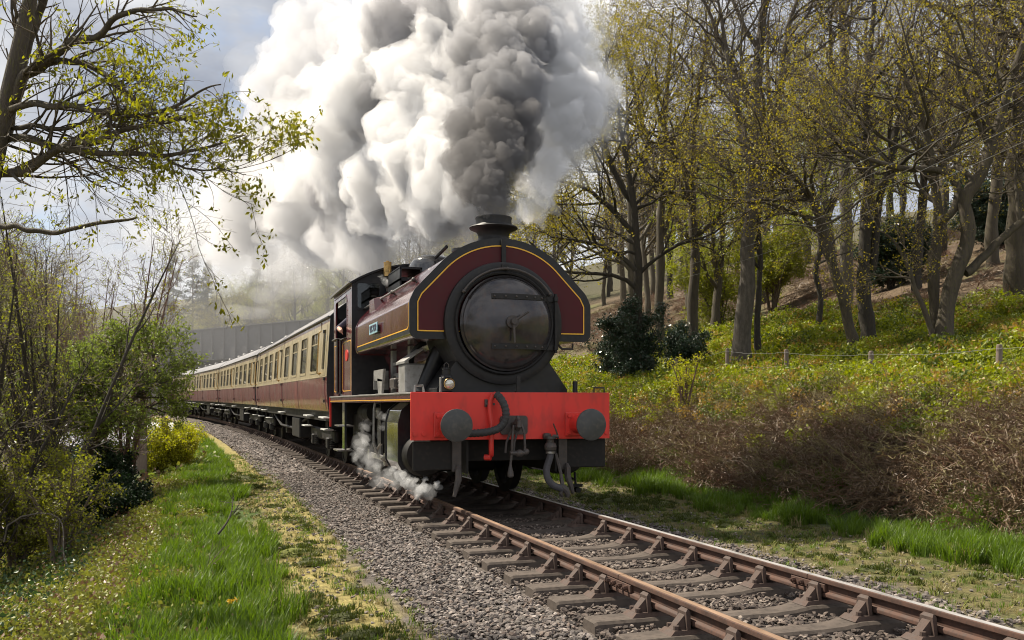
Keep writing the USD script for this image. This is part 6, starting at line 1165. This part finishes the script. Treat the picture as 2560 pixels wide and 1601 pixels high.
pl = thing('plank', 'grey plank leaning against the top of the stepped wall', 'plank'); dd = unit(b - a); u_, w_, _ = frame_of(dd); obj('board', MB().hull([p + u_ * s1 * 0.11 + w_ * s2 * 0.02 for p in (a, b) for s1 in (-1, 1) for s2 in (-1, 1)]), m_bridge, pl); obj('batten', MB().hull([p + u_ * s1 * 0.03 + w_ * (s2 * 0.02 + 0.045) for p in (a * .8 + b * .2, a * .75 + b * .25) for s1 in (-3, 3) for s2 in (-1, 1)]), m_bridge, pl)
c = at_depth(335 * D_, 1025 * D_, 25.5); ps = thing('wooden_post', 'weathered square post behind the lime shrub', 'post', (c[0], c[1], 0)); obj('post', MB().box(-0.13, 0.13, -0.1, 0.1, -2.0, c[2] + 0.75, 0.015), m_oldwood, ps); obj('cap', MB().box(-0.15, 0.15, -0.12, 0.12, c[2] + 0.752, c[2] + 0.79, 0.01), m_oldwood, ps)
c = at_depth(338 * D_, 1030 * D_, 24.6); tn = thing('tin_sheet', 'bent pale sheet of tin beside the square post', 'metal sheet', tuple(c)); obj('sheet', MB().hull([(-0.3, 0, -0.12), (-0.3, 0.2, -0.11), (0.05, 0, -0.1), (0.05, 0.2, -0.09), (-0.3, 0, -0.105), (0.05, 0, -0.085)]).hull([(0.05, 0, -0.1), (0.05, 0.2, -0.09), (0.3, 0.0, 0.2), (0.3, 0.2, 0.22), (0.06, 0, -0.085), (0.31, 0, 0.215)]), m_sheet, tn); obj('rim', MB().tube([(-0.3, 0, -0.1), (0.05, 0, -0.085), (0.3, 0, 0.21)], 0.012, 5), m_sheet, tn)
r_ = np.random.default_rng(77); rb = MB()
for k in range(60):
    c = at_depth(r_.uniform(20, 185) * D_, 1010, r_.uniform(21, 25)); s_ = r_.uniform(0.12, 0.4); z_ = float(terrain(c[0], c[1])) + r_.uniform(0.0, 0.5); h_ = r_.normal(size=(9, 3)) * (s_, s_, s_ * 0.35); rb.hull(h_ + (c[0], c[1], z_))
obj('rubble', rb, m_rubble, None, label='heap of pale rubble and rubbish behind the shrubs at the left', cat='rubble', kind='stuff')
# ---------------------------------------------------------------- smoke and steam: closed billowing volumes
def smoke_mat(name, scat, absorb, g=0.0, noise=None, cap=True):
    "scattering and absorption per metre; noise = (scale, low, high, detail) thins it out irregularly"
    nodes = {'v': ('volume_coefficients', {'scatter_coeffs': scat, 'absorption_coeffs': absorb, 'anisotropy': g})}; links = []
    if noise:
        sc, lo, hi, det = noise
        nodes.update({'g': ('geometry', {}), 'n': ('noise_texture', {'scale': sc, 'detail': det, 'roughness': 0.6, 'distortion': 0.6}), 'r': ('map_range', {'from_min': lo, 'from_max': hi, 'to_min': 0.0, 'to_max': 1.0, 'clamp': True}),
                      's': ('vector_math', {'math_type': 'scale', 'vector1': scat}), 'a': ('vector_math', {'math_type': 'scale', 'vector1': absorb})})
        links = [('g.position', 'n.vector'), ('n.fac', 'r.value'), ('r.result', 's.scale'), ('r.result', 'a.scale'), ('s.vector', 'v.scatter_coeffs'), ('a.vector', 'v.absorption_coeffs')]
    return M(name, nodes, links, volume='v.volume')
def billows(balls, seed, kids=12, grand=5, krad=(0.3, 0.55), edge=0.16, amp=0.1, nsc=1.4, great=0):
    rg = np.random.default_rng(seed); ms = []
    def sph(c, r): ms.append(m3.Manifold.sphere(float(r), 24 if r > 0.6 else 12).rotate((rg.uniform(0, 360), rg.uniform(0, 360), 0)).translate(tuple(map(float, c))))
    for c, r in balls:
        sph(c, r)
        for _ in range(kids):
            d = unit(rg.normal(size=3)); r2 = r * rg.uniform(*krad); c2 = c + d * (r - 0.25 * r2); sph(c2, r2)
            for _ in range(grand):
                e = unit(rg.normal(size=3) + d); r3 = r2 * rg.uniform(0.3, 0.55); c3 = c2 + e * (r2 - 0.2 * r3); sph(c3, r3)
                for _ in range(great): e2 = unit(rg.normal(size=3) + e); r4 = r3 * rg.uniform(0.3, 0.55); sph(c3 + e2 * (r3 - 0.2 * r4), r4)
    m = m3.Manifold.batch_boolean(ms, m3.OpType.Add)
    parts = m.decompose(); big = max(q.volume() for q in parts); parts = [q for q in parts if q.volume() > 0.004 * big]
    m = m3.Manifold.compose(parts).refine_to_length(edge)
    def w(p):      # gentle enough never to fold the surface over itself
        p = np.asarray(p); k = np.stack([meshkit.fbm(p * nsc + o, 3, seed) - 0.5 for o in (0.0, 17.3, 41.7)], -1); k2 = np.stack([meshkit.fbm(p * nsc * 4.0 + o, 2, seed + 5) - 0.5 for o in (5.0, 27.3, 61.7)], -1)
        return p + k * (0.75 * amp / nsc) + k2 * (0.16 * amp / nsc)
    return m.warp_batch(w)
def px_ball(x, y, r, Z): c = at_depth(x * D_, y * D_, Z); return c, r * D_ * Z / FPX
smk = thing('smoke', 'tall plume of grey and white smoke billowing from the engine chimney and drifting back over the train', 'smoke', kind='stuff')
core = [(1165, 508, 26, 13.75), (1160, 492, 36, 13.8), (1158, 470, 48, 13.9), (1150, 438, 62, 14.1), (1140, 395, 80, 14.4), (1175, 380, 70, 14.4), (1120, 340, 72, 14.8), (1175, 320, 86, 14.8), (1120, 270, 62, 15.2), (1190, 250, 92, 15.2), (1130, 200, 60, 15.6), (1190, 170, 100, 15.8), (1140, 120, 80, 16.2), (1220, 110, 92, 16.2), (1090, 395, 40, 14.3), (1085, 300, 38, 14.8), (1210, 60, 80, 16.5)]
white = [(1225, 480, 30, 14.6), (1255, 450, 48, 15.0), (1285, 400, 62, 15.6), (1310, 340, 78, 16.2), (1335, 270, 92, 16.8), (1370, 215, 64, 17.0), (1395, 250, 38, 17.0), (1330, 170, 90, 17.4), (1290, 90, 100, 17.8), (1280, 10, 100, 18.2), (1200, 0, 110, 18.2)]
bright = [(1090, 400, 80, 16.6), (1040, 330, 80, 17.2), (1110, 470, 60, 16.0), (1030, 460, 80, 17.0), (990, 390, 90, 17.8), (940, 300, 80, 18.4), (1000, 250, 80, 18.2), (1060, 250, 70, 17.8), (1080, 130, 50, 17.8), (960, 170, 70, 18.8), (840, 230, 70, 20.0), (800, 200, 60, 20.6), (780, 320, 75, 21.0), (900, 420, 90, 19.6), (820, 400, 80, 21.0), (760, 420, 80, 22.5), (960, 480, 60, 18.4), (890, 500, 50, 19.4), (860, 120, 55, 20.4), (900, 30, 70, 20.6), (1010, 70, 45, 18.8), (1130, 30, 60, 18.6), (940, 540, 36, 18.8)]
grey = [(1060, 60, 90, 19.6), (960, 60, 90, 20.2), (880, 150, 85, 20.8), (930, 210, 70, 19.8), (1100, 180, 80, 18.9), (1040, 190, 60, 19.0), (860, 300, 70, 21.0), (1100, -10, 110, 19.6), (1000, -10, 100, 20.4), (1060, 510, 70, 17.6), (1010, 540, 52, 18.0), (930, 470, 60, 20.0), (860, 530, 60, 20.6), (1130, 530, 40, 16.2), (820, 480, 70, 22.2), (1210, 20, 100, 17.6), (1060, 560, 36, 17.0)]
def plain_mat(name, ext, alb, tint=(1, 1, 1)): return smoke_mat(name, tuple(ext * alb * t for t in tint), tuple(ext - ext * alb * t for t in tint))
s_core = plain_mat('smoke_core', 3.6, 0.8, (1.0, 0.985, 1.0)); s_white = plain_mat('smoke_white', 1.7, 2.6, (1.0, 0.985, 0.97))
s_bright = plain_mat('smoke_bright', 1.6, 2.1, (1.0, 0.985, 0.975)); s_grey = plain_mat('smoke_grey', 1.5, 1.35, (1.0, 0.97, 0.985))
obj('dark_core', billows([px_ball(*b) for b in core if b[1] >= 300], 3, 24, 7, (0.14, 0.4), 0.11, 0.9, 2.0, 1), plain_mat('smoke_soot', 3.8, 0.4, (1.0, 0.96, 0.95)), smk)
obj('grey_head', billows([px_ball(*b) for b in core if b[1] < 300], 13, 22, 7, (0.14, 0.4), 0.12, 0.9, 1.8, 1), s_core, smk)
soft = [(800, 560, 70, 23), (740, 480, 100, 26), (680, 400, 100, 29), (720, 290, 90, 28), (660, 300, 80, 31), (770, 200, 80, 26), (900, 590, 46, 20), (980, 580, 45, 18.6), (620, 470, 90, 33), (590, 540, 70, 37), (860, 560, 60, 21), (820, 120, 70, 24), (700, 190, 70, 30), (1070, 590, 34, 17.0), (770, 580, 60, 25), (720, 130, 70, 28), (760, 60, 80, 26), (700, 500, 90, 28), (650, 220, 60, 33), (1120, 565, 30, 15.8)]
obj('soft_billow', billows([px_ball(*b) for b in soft], 15, 12, 5, (0.3, 0.6), 0.35, 0.9, 0.5), plain_mat('smoke_soft', 0.75, 1.6, (1.0, 0.985, 0.985)), smk)
for k_, (f_, e_) in enumerate(((1.2, 0.22),)):
    veil = [(x_, y_, r_ * f_, Z_) for x_, y_, r_, Z_ in white[2:] + bright[::2] + grey[::3]]
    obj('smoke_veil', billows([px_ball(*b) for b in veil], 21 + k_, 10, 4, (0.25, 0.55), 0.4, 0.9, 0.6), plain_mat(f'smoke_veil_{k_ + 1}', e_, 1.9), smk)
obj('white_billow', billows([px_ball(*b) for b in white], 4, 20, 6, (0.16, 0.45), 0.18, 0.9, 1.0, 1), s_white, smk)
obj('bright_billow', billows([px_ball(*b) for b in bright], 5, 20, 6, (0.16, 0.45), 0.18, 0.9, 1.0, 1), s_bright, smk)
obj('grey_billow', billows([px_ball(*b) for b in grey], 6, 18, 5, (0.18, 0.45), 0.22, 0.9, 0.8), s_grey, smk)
# thin drift trailing back over the train to the bridge: nested wisps, each thin and even, that build up towards the middle
dr = [(640, 380, 200, 34), (560, 560, 150, 46), (760, 540, 140, 27), (660, 670, 90, 40), (740, 230, 160, 30), (500, 600, 110, 70), (620, 600, 110, 56), (700, 620, 90, 40), (450, 540, 90, 82), (860, 600, 80, 21), (610, 590, 80, 44), (700, 450, 140, 30), (820, 640, 60, 22)]
def wisps(level, seed, n, fac, rr):
    rg = np.random.default_rng(seed); out = []
    for x, y, r, Z in dr:
        for _ in range(n):
            q = rg.normal(size=2) * r * fac; out.append((x + q[0] * 1.1, y + q[1] * 0.75 + 0.15 * q[0] * 0, r * rg.uniform(*rr), Z * rg.uniform(0.94, 1.07)))
    return [px_ball(*b) for b in out]
def wisp_mesh(balls, seed, amp, nsc, edge):
    rg = np.random.default_rng(seed); ms = []
    for c, r in balls: ms.append(m3.Manifold.sphere(float(r), 20).scale((rg.uniform(.8, 1.3), rg.uniform(.8, 1.3), rg.uniform(.45, .8))).rotate((0, 0, rg.uniform(0, 360))).translate(tuple(map(float, c))))
    m = m3.Manifold.batch_boolean(ms, m3.OpType.Add).refine_to_length(edge)
    def w(p):
        p = np.asarray(p); return p + np.stack([meshkit.fbm(p * nsc + o, 4, seed) - 0.5 for o in (0.0, 17.3, 41.7)], -1) * amp
    return m.warp_batch(w)
for k, (n, fac, rr, ext, alb) in enumerate(((6, 0.55, (0.3, 0.6), 0.1, 1.15), (7, 0.46, (0.26, 0.5), 0.1, 1.1), (7, 0.37, (0.22, 0.45), 0.085, 1.05), (7, 0.28, (0.18, 0.38), 0.08, 1.0))):
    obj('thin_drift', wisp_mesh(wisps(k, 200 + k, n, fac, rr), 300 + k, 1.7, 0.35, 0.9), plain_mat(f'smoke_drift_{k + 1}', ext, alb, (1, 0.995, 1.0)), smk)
# the wide thin veil of old smoke hanging over the rear of the train, the bridge and the hill
for k_, (px_, py_, Z_, rx_, ry_, rz_, e_) in enumerate(((600, 690, 70, 13, 34, 8.5, 0.0013), (640, 640, 62, 10, 26, 6.5, 0.0018), (560, 650, 84, 13, 22, 9.0, 0.0016), (690, 680, 48, 6, 18, 4.0, 0.0025))):
    c_ = at_depth(px_ * D_, py_ * D_, Z_)
    e3 = m3.Manifold.sphere(1.0, 40).scale((rx_, ry_, rz_)).rotate((0, 0, 18)).translate(tuple(map(float, c_)))
    obj('hanging_veil', e3, plain_mat(f'smoke_hanging_{k_ + 1}', e_, 0.95, (1, 1, 1.01)), smk, smooth=True)
# steam from the cylinder cocks
def steam(name, label, balls, seed, ext, alb=1.5):
    t = thing(name, label, 'steam', kind='stuff')
    for k, (f, e) in enumerate(((1.25, 0.28), (1.0, 0.5), (0.72, 1.0))):
        i = numbered('looks', 'steam_veil'); rg = np.random.default_rng(seed + 10 * k)
        bl = [px_ball(x + rg.normal() * r * .3, y + rg.normal() * r * .3, r * f * rg.uniform(.7, 1.1), Z) for x, y, r, Z in balls]
        obj('wisp', billows(bl, seed + k, 9, 4, (0.22, 0.5), 0.06, 0.9, 4.0), plain_mat(i, ext * e, alb), t)
steam('steam', 'white steam blown from the drain cock low in front of the left cylinder', [(1010, 1152, 15, 12.6), (985, 1150, 19, 12.6), (960, 1140, 17, 12.8), (945, 1120, 14, 13.0), (972, 1132, 12, 12.9), (1030, 1142, 9, 12.4), (930, 1105, 10, 13.1)], 6, 3.6, 1.4)
steam('steam', 'wispy steam rising beside the wheels below the running plate', [(912, 1122, 22, 14.2), (885, 1100, 20, 14.8), (868, 1075, 20, 15.3), (850, 1045, 18, 15.8), (862, 1012, 10, 15.8), (900, 1142, 16, 14.0), (838, 1085, 12, 15.9), (932, 1142, 14, 13.6), (850, 1105, 10, 15.5), (862, 1050, 16, 15.4)], 17, 1.2, 1.5)
steam('steam', 'little puff of steam above the left cylinder', [(905, 985, 7, 14.6), (912, 1000, 8, 14.5), (901, 1014, 6, 14.6), (898, 972, 4, 14.6)], 28, 2.5, 1.4)
steam('steam', 'faint steam round the brass whistle', [(903, 660, 6, 17.9), (912, 668, 7, 17.9), (925, 662, 6, 17.9), (896, 655, 4, 17.9)], 39, 3.5, 1.5)
